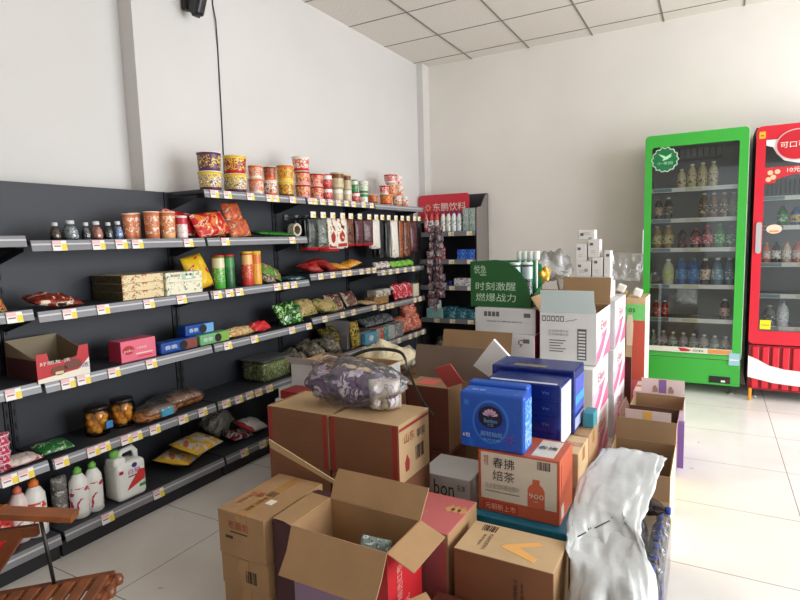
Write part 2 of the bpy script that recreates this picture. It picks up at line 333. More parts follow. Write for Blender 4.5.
# ---------------------------------------------------------------- product builders
def band_cols(*c): return [M('pk_%d_%d_%d' % q, q, .35) for q in c]
def cup(x, y, z, r, h, cols, label, cat='noodle cup', group='instant noodle cups on the top shelf', taper=.86, name='noodle_cup'):
    """paper cup with rim, lid and printed bands; cols lid, upper print, lower print, accent"""
    lid, up, lo, acc = cols; e = empty(name, (x, y, z), label, cat, group); o = (x, y, z)
    rb = r*taper; pr = P('print_%d%d%d_%d%d%d' % (up+lo), [(0, up), (.47, lo), (.56, acc)], 55, .35, 0)
    m = MB(); m.lathe([(rb*.94, 0), (rb, .002), (rb+(r-rb)*.25, h*.18), (rb+(r-rb)*.8, h*.82), (r, h*.955), (r*1.04, h*.965), (r*1.04, h*.985), (r, h*.985)], [M('white_paper', (238, 234, 226)), M('pk_%d_%d_%d' % lo, lo, .35), pr, M('pk_%d_%d_%d' % up, up, .35), M('white_paper', (238, 234, 226))], 22, o); m.build('body', o, e, o)
    # face patch with printed name block
    m = MB(); m.lathe([(r, h*.986), (r*.99, h*.995), (r*.5, h), (.002, h)], [M('pk_%d_%d_%d' % lid, lid, .3)], 22, o); m.build('lid', o, e, o)
    return e
def can(x, y, z, r, h, cols, label, cat='can', group=None, name='canister'):
    lid, a, b = cols; e = empty(name, (x, y, z), label, cat, group); o = (x, y, z)
    pr = P('can_%d%d%d_%d%d%d' % (a+b), [(0, a), (.5, a), (.55, b), (.6, a)], 70, .3, 0)
    m = MB(); m.lathe([(r*.96, 0), (r, .003), (r, h*.22), (r, h*.62), (r, h*.9), (r, h*.94)], [M('tin', (180, 180, 178), .3, .8), M('pk_%d_%d_%d' % a, a, .35), pr, M('pk_%d_%d_%d' % b, b, .35), M('pk_%d_%d_%d' % a, a, .35)], 20, o); m.build('body', o, e, o)
    m = MB(); m.lathe([(r*1.02, h*.94), (r*1.02, h*.99), (r*.9, h), (.002, h)], [M('pk_%d_%d_%d' % lid, lid, .35)], 20, o); m.build('lid', o, e, o)
    return e
def bottle(x, y, z, r, h, body, lab_, cap, label, cat='bottle', group=None, name='drink_bottle', neck=.35, print2=None, sq=False):
    e = empty(name, (x, y, z), label, cat, group); o = (x, y, z); bm_ = M('liq_%d_%d_%d' % body, body, .12, spec=.7); rn = r*neck
    m = MB(); m.lathe([(r*.8, 0), (r*.97, .004), (r, h*.06), (r*.97, h*.18), (r, h*.22), (r, h*.62), (r*.96, h*.68), (r*.75, h*.8), (rn, h*.89), (rn, h*.93)], [bm_], 4 if False else 18, o); m.build('body', o, e, o)
    l2 = P('lbl_%d%d%d_%d%d%d' % (lab_+print2), [(0, lab_), (.5, lab_), (.56, print2)], 34, .4, 0) if print2 else M('pk_%d_%d_%d' % lab_, lab_, .4)
    m = MB(); m.lathe([(r*1.012, h*.23), (r*1.012, h*.6)], [l2], 18, o, cap=False); m.build('wrap_label', o, e, o)
    m = MB(); m.lathe([(rn*1.18, h*.925), (rn*1.2, h*.93), (rn*1.2, h*.985), (rn*1.05, h)], [M('pk_%d_%d_%d' % cap, cap, .35)], 14, o); m.build('cap', o, e, o)
    return e
SURF_A, SURF_B = [.12, .44, .78, 1.085, 1.385, 1.655], [.12, .48, .805, 1.12, 1.655]
def settle(o, on=None):
    R_ = o.rotation_euler.to_matrix(); ps = [R_ @ v.co for v in o.data.vertices]; l = o.location
    if on is None and l.x < -2.4 and l.y < 5.0: on = max([q for q in (SURF_A if l.y < 3.09 else SURF_B) if q < l.z], default=None)
    if l.x < -2.4 and l.y < 5.0:
        lo = min(p.x for p in ps)+l.x; hi = max(p.x for p in ps)+l.x
        if lo < -2.742: l.x += -2.742-lo
    if on is not None:
        lo = min(p.z for p in ps)+l.z
        if lo < on+.001: l.z += on+.001-lo
    o.location = l
def pack(name, x, y, z, w, h, t, rot, mat, label, cat='snack bag', group=None, seed=0, sealm=None, wr=.25, art=None, nu=14, on=None):
    """filled sachet; rot = euler of its local plane, (x,y,z) = centre"""
    m = MB(); m.pillow(w, h, t, mat, nu=nu, seed=seed, sealm=sealm, wr=wr)
    if art: art(m)
    o = m.build(name, (0, 0, 0)); o.location = (x, y, z); o.rotation_euler = rot; settle(o, on)
    return tag(o, label, cat, group)
def pbox(name, x0, x1, y0, y1, z0, z1, mat, label, cat='box', group=None, fm={}, deco=None, r=.002, rz=0):
    m = MB(); m.rbox(x0, x1, y0, y1, z0, z1, mat, r, fm)
    if deco: deco(m, x0, x1, y0, y1, z0, z1)
    o = m.build(name, ((x0+x1)/2, (y0+y1)/2, z0), rz=rz); return tag(o, label, cat, group)

# ---------------------------------------------------------------- goods on the left wall shelves
# noodle cups on the top shelf: (y, z above shelf, r, h, colours, label)
RED, ORG, YEL, PUR, WHT, GRN, BEI, BRN, PNK = (196, 40, 40), (226, 120, 52), (240, 206, 60), (92, 52, 84), (240, 232, 220), (40, 140, 70), (206, 190, 150), (120, 70, 40), (236, 160, 160)
zt = 1.6555
big = 'big purple and yellow noodle bucket'
CUPS = [(2.325, 0, .068, .108, (WHT, YEL, PUR, WHT), big+', bottom one at the near end of the top shelf'),
 (2.325, .109, .068, .108, (WHT, PUR, PUR, YEL), big+', upper one at the near end of the top shelf'),
 (2.525, 0, .07, .112, (RED, YEL, PUR, RED), 'big yellow and red noodle bucket, bottom of the second stack'),
 (2.525, .113, .07, .108, (RED, YEL, RED, PUR), 'big yellow and red noodle bucket, top of the second stack'),
 (2.698, 0, .049, .098, (ORG, ORG, WHT, RED), 'orange and cream noodle cup, bottom of the third stack'),
 (2.698, .099, .046, .082, (ORG, ORG, WHT, RED), 'orange and cream noodle cup, top of the third stack'),
 (2.83, 0, .045, .098, (ORG, WHT, ORG, BRN), 'small cream noodle cup, bottom of the fourth stack'),
 (2.83, .099, .042, .088, (YEL, BRN, ORG, RED), 'small brown noodle cup, top of the fourth stack'),
 (2.985, 0, .056, .1, (YEL, YEL, BRN, ORG), 'yellow and brown noodle cup, bottom of the fifth stack'),
 (2.985, .101, .06, .11, (YEL, ORG, YEL, BRN), 'yellow and orange noodle cup, top of the fifth stack'),
 (3.165, 0, .054, .095, (YEL, RED, PNK, YEL), 'red and yellow noodle cup, lowest of the three-high stack'),
 (3.165, .096, .054, .09, (YEL, RED, PNK, YEL), 'red and yellow noodle cup, middle of the three-high stack'),
 (3.155, .187, .062, .098, (ORG, WHT, RED, ORG), 'red and white noodle cup, topmost of the three-high stack'),
 (3.327, 0, .05, .095, (YEL, RED, PNK, YEL), 'red and yellow noodle cup, bottom, beside the three-high stack'),
 (3.327, .096, .05, .09, (YEL, RED, PNK, WHT), 'red and yellow noodle cup, top, beside the three-high stack'),
 (4.1, 0, .046, .075, (RED, ORG, BRN, RED), 'reddish noodle cup at the near end of the far cluster'),
 (4.33, 0, .06, .088, (ORG, ORG, RED, YEL), 'orange noodle bucket in the bottom row of the far cluster'),
 (4.53, 0, .045, .09, (ORG, WHT, ORG, RED), 'white and orange noodle cup in the bottom row of the far cluster'),
 (4.66, 0, .04, .09, (RED, WHT, ORG, RED), 'white and red noodle cup at the far end of the bottom row'),
 (4.30, .089, .045, .078, (RED, RED, WHT, RED), 'small red noodle cup in the middle row of the far cluster'),
 (4.44, .091, .052, .105, (ORG, BEI, ORG, RED), 'beige noodle bucket in the middle row of the far cluster'),
 (4.57, .091, .04, .09, (WHT, WHT, ORG, RED), 'white noodle cup at the far end of the middle row'),
 (4.42, .197, .062, .075, (RED, RED, WHT, RED), 'red noodle cup on top of the far cluster'),
 (4.55, .182, .04, .085, (PNK, WHT, PNK, RED), 'pale pink noodle cup on top of the far cluster')]
for y, dz, r, h, cs, lb in CUPS: cup(-2.545, y, zt+dz, r, h, cs, lb)
TINS = [(3.455, 0, .038, .09, (RED, RED, WHT), 'red tin, lower of the red pair on the top shelf'), (3.455, .091, .038, .1, (RED, RED, WHT), 'red tin, upper of the red pair on the top shelf'),
 (3.585, 0, .043, .095, (BEI, BEI, WHT), 'beige tin, bottom of the wide beige stack'), (3.585, .096, .052, .12, (BEI, BEI, BRN), 'wide beige tin, top of the beige stack'),
 (3.72, 0, .035, .095, (BEI, BEI, WHT), 'slim beige tin, bottom, right of the wide beige stack'), (3.72, .096, .032, .115, (YEL, BEI, BRN), 'slim beige tin, top, right of the wide beige stack'),
 (3.84, 0, .035, .08, (RED, RED, WHT), 'short red tin under the slim green tin'), (3.83, .081, .026, .1, (GRN, GRN, WHT), 'slim green tin beside the white and green cup'),
 (3.96, 0, .035, .08, (WHT, WHT, GRN), 'short white tin under the white and green cup')]
for y, dz, r, h, cs, lb in TINS: can(-2.545, y, zt+dz, r, h, cs, lb, 'tin', 'tins in the middle of the top shelf', 'food_tin')
cup(-2.545, 3.96, zt+.081, .044, .1, (GRN, WHT, GRN, WHT), 'white noodle cup with green rim between the tins and the far cluster')

# level one: spice jars, orange cups, white can, noodle bags
glassy = clear('jar_glass', (235, 240, 240), .06)
def spice(y, r, h, col, label, x=-2.545):
    e = empty('spice_jar', (x, y, 1.3855), label, 'jar', 'small spice jars on the upper left shelf'); o = (x, y, 1.3855)
    m = MB(); m.lathe([(r*.8, 0), (r*.98, .003), (r, h*.2), (r*.95, h*.45), (r*.6, h*.72), (r*.45, h*.8)], [glassy], 16, o); m.build('glass', o, e, o)
    c1, c2 = col; m = MB(); m.lathe([(r*.78, .002), (r*.93, .004), (r*.95, h*.2), (r*.9, h*.44), (r*.55, h*.7)], [P('spice_%d%d%d' % c1, [(0, c1), (.5, c2)], 120, .5, 0)], 14, o); m.build('contents', o, e, o)
    m = MB(); m.lathe([(r*.5, h*.8), (r*.52, h*.81), (r*.52, h*.97), (r*.45, h)], [M('frosted_cap', (205, 208, 210), .3)], 14, o); m.build('cap', o, e, o)
for y, r, h, col, lb in [(1.422, .022, .078, ((110, 70, 40), (60, 35, 20)), 'small jar of dark brown spice, nearest on the upper left shelf'),
  (1.49, .034, .088, ((235, 238, 240), (110, 112, 115)), 'small jar with white and grey contents on the upper left shelf'),
  (1.562, .021, .08, ((60, 60, 62), (150, 150, 150)), 'small dark jar between the white and the pink jar'),
  (1.612, .029, .086, ((226, 170, 150), (200, 110, 90)), 'small jar with pinkish contents on the upper left shelf'),
  (1.672, .022, .082, ((120, 122, 120), (50, 50, 52)), 'small grey jar between the pink and the blue jar'),
  (1.722, .024, .088, ((60, 120, 200), (220, 230, 240)), 'small jar with blue and white contents beside the orange cups')]: spice(y, r, h, col, lb)
OC = (206, 120, 74)
for i, (y, r, h, x) in enumerate([(1.795, .03, .128, -2.56), (1.858, .028, .135, -2.6), (1.905, .038, .14, -2.53), (2.0, .04, .142, -2.53)]):
    cup(x, y, 1.3855, r, h, ((226, 150, 100), OC, OC, (244, 226, 206)) if i != 3 else ((226, 150, 100), OC, (236, 180, 120), WHT), f'orange milk tea cup, {ORD[i]} in its row on the upper left shelf', 'cup', 'orange cups on the upper left shelf', .88, 'drink_cup')
can(-2.525, 2.085, 1.3855, .03, .122, ((236, 230, 228), (236, 226, 222), (190, 50, 60)), 'white can with red swirls between orange cups and noodle bags', 'can', None)
redbag = P('red_noodle_print', [(0, (170, 24, 34)), (.5, (196, 36, 44)), (.6, (238, 214, 190)), (.66, (212, 120, 50))], 14, .28)
def noodle_art(m): m.text('拉面', '+z', -.075, .06, .0, .045, .024, M('art_white', (244, 236, 226), .4))
pack('noodle_bag', -2.60, 2.16, 1.46, .25, .15, .05, (1.1, .15, PI/2), redbag, 'dark red noodle bag lying behind the brighter red one', 'noodle bag', 'noodle bags on the upper shelf', 1)
pack('noodle_bag', -2.53, 2.29, 1.452, .24, .145, .05, (1.15, -.12, PI/2), P('red_noodle_print2', [(0, (196, 28, 44)), (.48, (226, 130, 60)), (.56, (240, 226, 206)), (.6, (190, 30, 44))], 12, .28), 'bright red noodle bag with white lettering leaning at the front', 'noodle bag', 'noodle bags on the upper shelf', 2)
pack('noodle_bag', -2.59, 2.40, 1.47, .13, .17, .045, (1.25, 0, PI/2), P('brown_noodle_print', [(0, (96, 44, 30)), (.5, (60, 30, 26)), (.6, (190, 120, 70))], 14, .3), 'dark brown noodle bag behind the orange bags', 'noodle bag', 'noodle bags on the upper shelf', 3)
orp = P('orange_noodle_print', [(0, (214, 112, 50)), (.46, (190, 80, 50)), (.55, (126, 96, 120)), (.6, (232, 180, 110))], 16, .28)
pack('noodle_bag', -2.56, 2.49, 1.545, .14, .115, .04, (1.2, -.08, PI/2), orp, 'orange noodle bag, upper of two on the shelf joint', 'noodle bag', 'noodle bags on the upper shelf', 4)
pack('noodle_bag', -2.53, 2.51, 1.44, .17, .115, .045, (1.2, -.06, PI/2), orp, 'orange noodle bag, lower of two on the shelf joint', 'noodle bag', 'noodle bags on the upper shelf', 5)
gp = P('leaf_green_print', [(0, (46, 130, 44)), (.5, (30, 90, 34)), (.62, (120, 180, 70))], 22, .35)
pack('seaweed_pack', -2.57, 2.84, 1.402, .34, .13, .03, (.1, .05, PI/2-.1), gp, 'flat green pack lying on the shelf under the noodle cups', 'snack pack', None, 6)
# roll of tape standing on the green pack
e = MB(); rp = P('tape_roll_print', [(0, (214, 208, 190)), (.5, (90, 110, 70)), (.56, (230, 226, 214)), (.62, (150, 40, 44))], 60, .4, 0)
for k in range(24):
    a0, a1 = 2*PI*k/24, 2*PI*(k+1)/24
    for (ra, rb_, mm) in ((.045, .045, rp), (.03, .03, M('cardboard_core', (170, 140, 100)))): e.add([(-2.50, ra*math.cos(a0), ra*math.sin(a0)), (-2.50, ra*math.cos(a1), ra*math.sin(a1)), (-2.55, ra*math.cos(a1), ra*math.sin(a1)), (-2.55, ra*math.cos(a0), ra*math.sin(a0))], [(0, 1, 2, 3)], mm)
    for xx in (-2.50, -2.55): e.add([(xx, .045*math.cos(a0), .045*math.sin(a0)), (xx, .045*math.cos(a1), .045*math.sin(a1)), (xx, .03*math.cos(a1), .03*math.sin(a1)), (xx, .03*math.cos(a0), .03*math.sin(a0))], [(0, 1, 2, 3)], rp)
o = e.build('sticker_roll', (-2.525, 0, 0)); o.location = (-2.525, 3.03, 1.4315); tag(o, 'printed roll standing on its edge near the green pack', 'roll')

# hanging bags on the hooks: (hook index, count, w, h, material key, colours)
HM = dict(black=P('hang_black', [(0, (30, 34, 32)), (.5, (52, 60, 54)), (.6, (90, 104, 84))], 18, .3),
  grey=P('hang_grey', [(0, (96, 104, 92)), (.5, (60, 66, 60)), (.6, (150, 150, 130))], 18, .3),
  white=P('hang_white', [(0, (232, 226, 208)), (.54, (232, 226, 208)), (.57, (176, 40, 36)), (.64, (60, 60, 50))], 11, .3),
  brown=P('hang_brown', [(0, (120, 66, 44)), (.5, (70, 36, 32)), (.6, (170, 120, 96))], 18, .3),
  plum=P('hang_plum', [(0, (70, 36, 44)), (.5, (110, 60, 62)), (.6, (40, 28, 34))], 20, .3),
  pale=P('hang_pale', [(0, (226, 220, 208)), (.6, (236, 232, 224)), (.65, (190, 170, 150))], 14, .3),
  night=P('hang_night', [(0, (26, 26, 30)), (.5, (38, 38, 42)), (.66, (70, 70, 74))], 14, .3),
  rust=P('hang_rust', [(0, (170, 84, 40)), (.5, (110, 50, 34)), (.6, (206, 150, 110))], 16, .3))
redseal = M('hang_red_foot', (180, 28, 40), .35)
HANG = [(0, .12, .235, 'black', 4), (1, .12, .235, 'grey', 4), (2, .2, .25, 'white', 3), (3, .14, .235, 'white', 2), (4, .12, .22, 'brown', 4), (5, .12, .22, 'plum', 4), (6, .13, .22, 'plum', 4), (7, .13, .25, 'pale', 2), (8, .12, .33, 'night', 3), (9, .12, .33, 'night', 3), (10, .11, .34, 'pale', 2), (11, .11, .34, 'rust', 3), (12, .12, .34, 'brown', 3), (13, .12, .30, 'plum', 3), (14, .11, .28, 'night', 3)]
hn = dict(black='dark green', grey='grey green', white='cream and red', brown='brown', plum='dark plum', pale='pale', night='black', rust='rust orange')
for hi, w_, h_, key, n in HANG:
    for k in range(n):
        m = MB(); m.pillow(h_, w_*(1.0 if key == 'white' else .82), .022, HM[key], nu=12, nv=6, seed=hi*3+k, wr=.3, sealm=redseal if hi < 7 and k < 3 and hi != 3 else None, seal=.09, one=True)
        
        if key == 'white' and k == 0:
            zz = .0135; rd = M('mascot_red', (176, 40, 36), .5); m.add([(.02+.038*math.cos(a*PI/7)*(1+.25*math.sin(a*2.1)), .03*math.sin(a*PI/7), zz) for a in range(14)], [tuple(range(14))], rd)
            m.add([(-.06+.014*(a % 2), -.045+.012*a, zz-.003) for a in range(8)], [tuple(range(8))], M('print_ink', (52, 46, 40), .5)); m.add([(.075, -.05, zz-.003), (.1, -.05, zz-.006), (.1, .05, zz-.006), (.075, .05, zz-.003)], [(0, 1, 2, 3)], rd)
        o = m.build('hanging_snack_bag', (0, 0, 0)); o.location = (-2.515-.034*k, HK[hi]+random.uniform(-.006, .006), 1.527-h_/2-.006)
        o.rotation_euler = (PI/2, PI/2+random.uniform(-.06, .06), PI/2+random.uniform(-.45, .25)*(.4 if key == 'white' else 1))
        tag(o, f'{hn[key]} snack bag on the {["first","second","third","fourth","fifth","sixth","seventh","eighth","ninth","tenth","eleventh","twelfth","thirteenth","fourteenth","last"][hi]} hook, {["front one","second one back","third one back","fourth one back"][k]}', 'snack bag', 'snack bags hanging from the hooks')
# long strips of sachets hanging at the far end of the row
strip_m = [P('strip_print_a', [(0, (76, 30, 56)), (.45, (44, 42, 46)), (.54, (170, 164, 156)), (.58, (120, 30, 40))], 34, .3), P('strip_print_b', [(0, (130, 126, 126)), (.44, (40, 36, 48)), (.54, (110, 34, 50)), (.62, (150, 120, 50))], 34, .3)]
def sachet_strip(x, y, ztop, n, label, k):
    e = empty('sachet_strip', (x, y, ztop), label, 'sachet strip', 'sachet strips hanging at the far end of the row')
    for i in range(n):
        m = MB(); m.pillow(.085, .075, .022, strip_m[(i+k) % 2], nu=6, nv=5, seed=i+k*5, wr=.3); o = m.build('sachet', (0, 0, 0)); o.parent = e
        o.location = (math.sin(i*.8+k)*.012, math.cos(i*.9+k)*.014, -.04-i*.078); o.rotation_euler = (PI/2+math.sin(i+k)*.15, math.sin(i*1.7+k)*.25, PI/2-.3+math.sin(i*1.3+k)*.5)
for k, (x, y, n, lb) in enumerate([(-2.37, 4.84, 10, 'long strip of dark sachets hanging nearest the camera at the row end'), (-2.375, 4.95, 11, 'long strip of mixed sachets hanging in the middle of the bunch'), (-2.29, 4.91, 9, 'shorter strip of mixed sachets hanging at the outer side'), (-2.40, 5.06, 10, 'long strip of sachets hanging at the back of the bunch')]): sachet_strip(x, y, 1.47, n, lb, k)
m = MB(); m.tube([(-2.45, 4.86, 1.655), (-2.42, 4.9, 1.52), (-2.375, 4.93, 1.47)], .003, steel); m.tube([(-2.37, 4.82, 1.47), (-2.375, 4.95, 1.47), (-2.4, 5.08, 1.47)], .003, steel)
tag(m.build('hanger_wire', (-2.42, 4.9, 1.47)), 'wire hanger carrying the sachet strips at the end of the row', 'hanger')

# level two
pack('snack_bag', -2.55, 1.12, 1.14, .13, .15, .05, (.9, 0, PI/2+.2), P('red_gold_print', [(0, (180, 40, 36)), (.5, (206, 150, 70)), (.58, (60, 60, 40))], 18), 'red and gold snack bag leaning at the left edge, shelf two', 'snack bag', None, 8)
pack('snack_bag', -2.54, 1.38, 1.11, .22, .14, .05, (.18, .12, PI/2), P('dark_red_print', [(0, (110, 40, 30)), (.47, (160, 60, 40)), (.56, (226, 214, 190)), (.62, (60, 40, 30))], 14), 'dark red snack bag with pale print lying left of the patterned boxes', 'snack bag', None, 9)
pat1 = P('folk_print_warm', [(0, (226, 206, 160)), (.55, (226, 206, 160)), (.6, (70, 60, 40)), (.64, (206, 110, 70))], 40, .5, 0)
pat2 = P('folk_print_pale', [(0, (232, 226, 200)), (.56, (232, 226, 200)), (.6, (60, 66, 60)), (.64, (150, 190, 150))], 40, .5, 0)
pat3 = P('folk_print_brown', [(0, (96, 84, 60)), (.5, (80, 70, 48)), (.6, (110, 96, 66))], 20, .6, 0, (1, 8, .6))
ink = M('print_ink', (52, 46, 40), .5)
for i in range(3):
    for j in range(2):
        pbox('cake_box', -2.745, -2.50, 1.69, 1.924, 1.0855+i*.041, 1.0855+i*.041+.040, pat1, f'patterned cream box with brown ends, {["bottom", "middle", "top"][i]} of the left stack', 'box', 'patterned cake boxes on the second shelf', {'-y': pat3},
             (lambda m, *a: (m.rect('+x', 1.78, 1.83, 1.0855+.045, 1.0855+.075, -2.4995, M('print_orange', (206, 120, 80))),)) if False else None) if j == 0 else None
o = MB(); 
pbox('cake_box', -2.7, -2.485, 1.93, 2.165, 1.0855, 1.15, pat2, 'low pale patterned box under the pale panda box', 'box', 'patterned cake boxes on the second shelf')
def panda(m, x0, x1, y0, y1, z0, z1):
    m.rect('+x', 2.03, 2.11, z0+.012, z1-.01, x1, M('mint', (170, 200, 170))); m.text('熊猫饼', '+x', 1.96, 2.02, z1-.024, z1-.01, x1, ink)
    for c in (2.055, 2.082): m.rect('+x', c, c+.011, z0+.032, z0+.044, x1+.001, ink)
    m.rect('+x', 2.055, 2.092, z0+.018, z0+.033, x1+.001, M('tagpaper2', (240, 238, 230)))
pbox('cake_box', -2.7, -2.485, 1.93, 2.165, 1.1505, 1.205, pat2, 'pale patterned box with a small animal face, on top at the right', 'box', 'patterned cake boxes on the second shelf', {}, panda)
yp = P('yellow_chip_print', [(0, (232, 190, 40)), (.52, (226, 180, 40)), (.58, (190, 60, 40)), (.64, (244, 236, 210))], 9, .28)
pack('chip_bag', -2.565, 2.205, 1.165, .15, .2, .06, (1.25, -.2, PI/2), yp, 'yellow snack bag leaning against the green canisters', 'snack bag', None, 10)
CANS = [(2.335, .036, .2, (RED, (76, 170, 56), (226, 220, 180)), 'bright green snack canister, left one of the pair'), (2.415, .034, .2, (RED, (30, 92, 48), (60, 140, 70)), 'dark green snack canister, right one of the pair'),
        (2.565, .037, .213, (YEL, (208, 56, 52), (240, 190, 120)), 'red snack canister with yellow lid'), (2.645, .034, .213, (YEL, (236, 180, 64), (220, 120, 50)), 'golden yellow snack canister beside the red one')]
for y, r, h, cs, lb in CANS: can(-2.535, y, 1.0855, r, h, cs, lb, 'canister', 'snack canisters on the second shelf')
pack('snack_bag', -2.56, 2.80, 1.15, .2, .1, .05, (.9, .35, PI/2), P('green_brown_print', [(0, (70, 150, 50)), (.48, (130, 80, 50)), (.56, (226, 214, 190)), (.6, (190, 80, 50))], 18), 'green and brown snack bag leaning right of the canisters', 'snack bag', None, 11)
pack('snack_bag', -2.53, 2.73, 1.11, .1, .09, .04, (.4, .1, PI/2), P('grey_green_print', [(0, (90, 96, 80)), (.5, (206, 196, 180)), (.58, (120, 60, 50))], 20), 'small mottled sachet at the foot of the green brown bag', 'snack bag', None, 12)
pack('snack_bag', -2.52, 2.97, 1.1, .18, .1, .025, (.06, .02, PI/2), P('teal_print', [(0, (50, 96, 96)), (.5, (40, 74, 80)), (.6, (190, 206, 206))], 20), 'flat teal sachet lying at the end of the second shelf', 'snack bag', None, 13)
rj = P('red_jerky_print', [(0, (176, 40, 40)), (.48, (120, 26, 34)), (.58, (200, 90, 70))], 18)
for i, (y, x, z, r_) in enumerate([(3.17, -2.52, 1.15, .1), (3.3, -2.57, 1.185, -.15), (3.36, -2.52, 1.15, .2)]): pack('snack_bag', x, y, z, .2, .13, .05, (.25, r_, PI/2+r_), rj, f'red snack bag, {["nearest", "upper", "farthest"][i]} of the heap of three', 'snack bag', 'red bags heaped under the hanging bags', 14+i)
yj = P('amber_print', [(0, (226, 160, 50)), (.5, (190, 110, 40)), (.6, (240, 206, 120))], 18)
for i, (y, r_) in enumerate([(3.5, .1), (3.66, -.25)]): pack('snack_bag', -2.52, y, 1.145, .19, .12, .045, (.2, r_, PI/2+r_), yj, f'amber yellow snack bag, {["left", "right"][i]} one beside the red heap', 'snack bag', None, 18+i)
wj = P('white_brown_print', [(0, (226, 220, 210)), (.46, (110, 84, 70)), (.54, (236, 230, 222)), (.62, (160, 60, 50))], 26)
for i in range(3): pack('candy_bag', -2.53, 4.1+i*.085, 1.155, .08, .07, .05, (1.0, 0, PI/2+.1*i), wj, f'white and brown candy bag, {ORD[i]} of the row of three', 'candy bag', 'white and brown candy bags', 20+i)
gj = P('lime_print', [(0, (124, 196, 60)), (.5, (90, 160, 50)), (.6, (206, 230, 160))], 24)
for i in range(4): pack('candy_bag', -2.52, 4.37+i*.105, 1.15, .1, .065, .045, (.9, .05*i, PI/2), gj, f'lime green candy bag, {ORD[i]} of the row of four', 'candy bag', 'lime green candy bags', 24+i)

# level three: display carton, pink box, biscuit boxes and packs
redc = M('print_red', (188, 34, 42), .45); whc = M('print_white', (236, 230, 214), .45)
e = empty('display_carton', (-2.56, 1.36, .7805), 'open red and white display carton with a chocolate cake picture', 'carton'); o = (-2.56, 1.36, .7805)
kraft_in = M('kraft_inside', (150, 128, 98), .8)
z0 = .7805
m = MB(); m.box(-2.70, -2.462, 1.245, 1.47, z0, z0+.003, kraft_in)
m.box(-2.70, -2.697, 1.245, 1.47, z0, z0+.17, M('kraft_grey', (142, 128, 104), .8)); m.box(-2.697, -2.462, 1.245, 1.248, z0, z0+.10, M('maroon_card', (84, 34, 34), .6), {'+y': kraft_in}); m.box(-2.697, -2.462, 1.467, 1.47, z0, z0+.10, redc, {'-y': kraft_in})
m.poly([(-2.697, z0+.10), (-2.462, z0+.10), (-2.697, z0+.168)], 1.245, 1.248, kraft_in, 'xz'); m.poly([(-2.697, z0+.10), (-2.462, z0+.10), (-2.697, z0+.168)], 1.467, 1.47, kraft_in, 'xz')
m.build('tray', o, e, o)
m = MB(); fx = -2.462
m.poly([(1.245, z0), (1.47, z0), (1.47, z0+.135), (1.43, z0+.135), (1.415, z0+.09), (1.3, z0+.075), (1.29, z0+.125), (1.245, z0+.125)], fx, fx+.003, redc, 'yz')
m.poly([(1.245, z0), (1.47, z0), (1.47, z0+.075), (1.42, z0+.03), (1.245, z0+.018)], fx+.003, fx+.004, whc, 'yz')
choc = M('chocolate', (112, 56, 40), .4); cream = M('cream_fill', (232, 206, 150), .5)
for (c, zc, r) in ((1.335, z0+.042, .034), (1.395, z0+.058, .038)): m.poly([(c+r*math.cos(a*PI/10), zc+r*.62*math.sin(a*PI/10)) for a in range(20)], fx+.004, fx+.005, choc, 'yz')
m.rect('+x', 1.318, 1.352, z0+.026, z0+.038, fx+.005, cream)
m.text('好丽友·派', '+x', 1.256, 1.385, z0+.074, z0+.09, fx+.0035, whc); m.text('10枚', '+x', 1.425, 1.466, z0+.032, z0+.056, fx+.0045, M('print_blue', (50, 50, 140)))
m.build('front_panel', o, e, o)
pk = M('print_pink', (232, 110, 134), .45)
def pinkart(m, x0, x1, y0, y1, z0, z1):
    m.poly([(y0+.04+.032*math.cos(a*PI/10), (z0+z1)/2+.006+.022*math.sin(a*PI/10)) for a in range(20)], x1, x1+.001, redc, 'yz'); m.text('peko', '+x', y0+.016, y0+.066, z0+.045, z0+.062, x1+.001, whc)
    m.text('水果软糖', '+x', y0+.085, y0+.14, z0+.055, z0+.068, x1, whc); m.rect('+x', y0+.08, y0+.175, z0+.03, z0+.036, x1, M('cream2', (240, 214, 190))); m.rect('+x', y0+.09, y0+.17, z0+.016, z0+.02, x1, redc)
pbox('candy_box', -2.60, -2.50, 1.655, 1.85, .7805, .885, pk, 'pink candy box with a red oval, standing alone', 'box', None, {'-y': M('deep_pink', (196, 60, 90))}, pinkart)
blu = M('biscuit_blue', (24, 76, 160), .3); cookie = M('dark_cookie', (34, 26, 26), .7); wh2 = M('print_white2', (226, 236, 244), .4)
def biscuit(y0, L, z, endm, label, x1=-2.49, mainm=None):
    def art(m, x0, x1, a, b, z0, z1):
        m.rect('+x', a+L*.62, b-.004, z0+.004, z1-.004, x1, endm); m.poly([(a+L*.6+.024*math.cos(t*PI/10), (z0+z1)/2+.024*math.sin(t*PI/10)) for t in range(20)], x1, x1+.003, cookie, 'yz')
        m.text('香脆', '+x', a+.02, a+L*.42, z0+.02, z1-.018, x1, wh2)
    pbox('biscuit_pack', x1-.075, x1, y0, y0+L, z, z+.06, mainm or blu, label, 'biscuits', 'sandwich biscuit packs on the third shelf', {}, art, .008)
biscuit(1.875, .235, .7805, M('choc_end', (136, 66, 52)), 'blue biscuit pack with a brown end, lying in front')
biscuit(2.06, .2, .842, M('sky_end', (110, 170, 220)), 'blue biscuit pack with a light blue end, lying on top', -2.52)
biscuit(2.125, .215, .7805, M('green_end', (130, 180, 70)), 'green biscuit pack lying at the shelf joint', -2.485, M('mint_pack', (120, 180, 120), .3))
pbox('biscuit_pack', -2.62, -2.545, 2.08, 2.25, .7805, .8415, blu, 'blue biscuit pack hidden behind the green one, carrying another', 'biscuits', 'sandwich biscuit packs on the third shelf', {}, None, .008)
pack('snack_pack', -2.52, 2.45, .812, .22, .07, .05, (.5, 0, PI/2), P('bread_print', [(0, (200, 150, 90)), (.48, (226, 206, 160)), (.56, (110, 150, 60)), (.6, (160, 90, 60))], 18), 'brown and yellow snack pack beside the green biscuits', 'snack pack', None, 30)
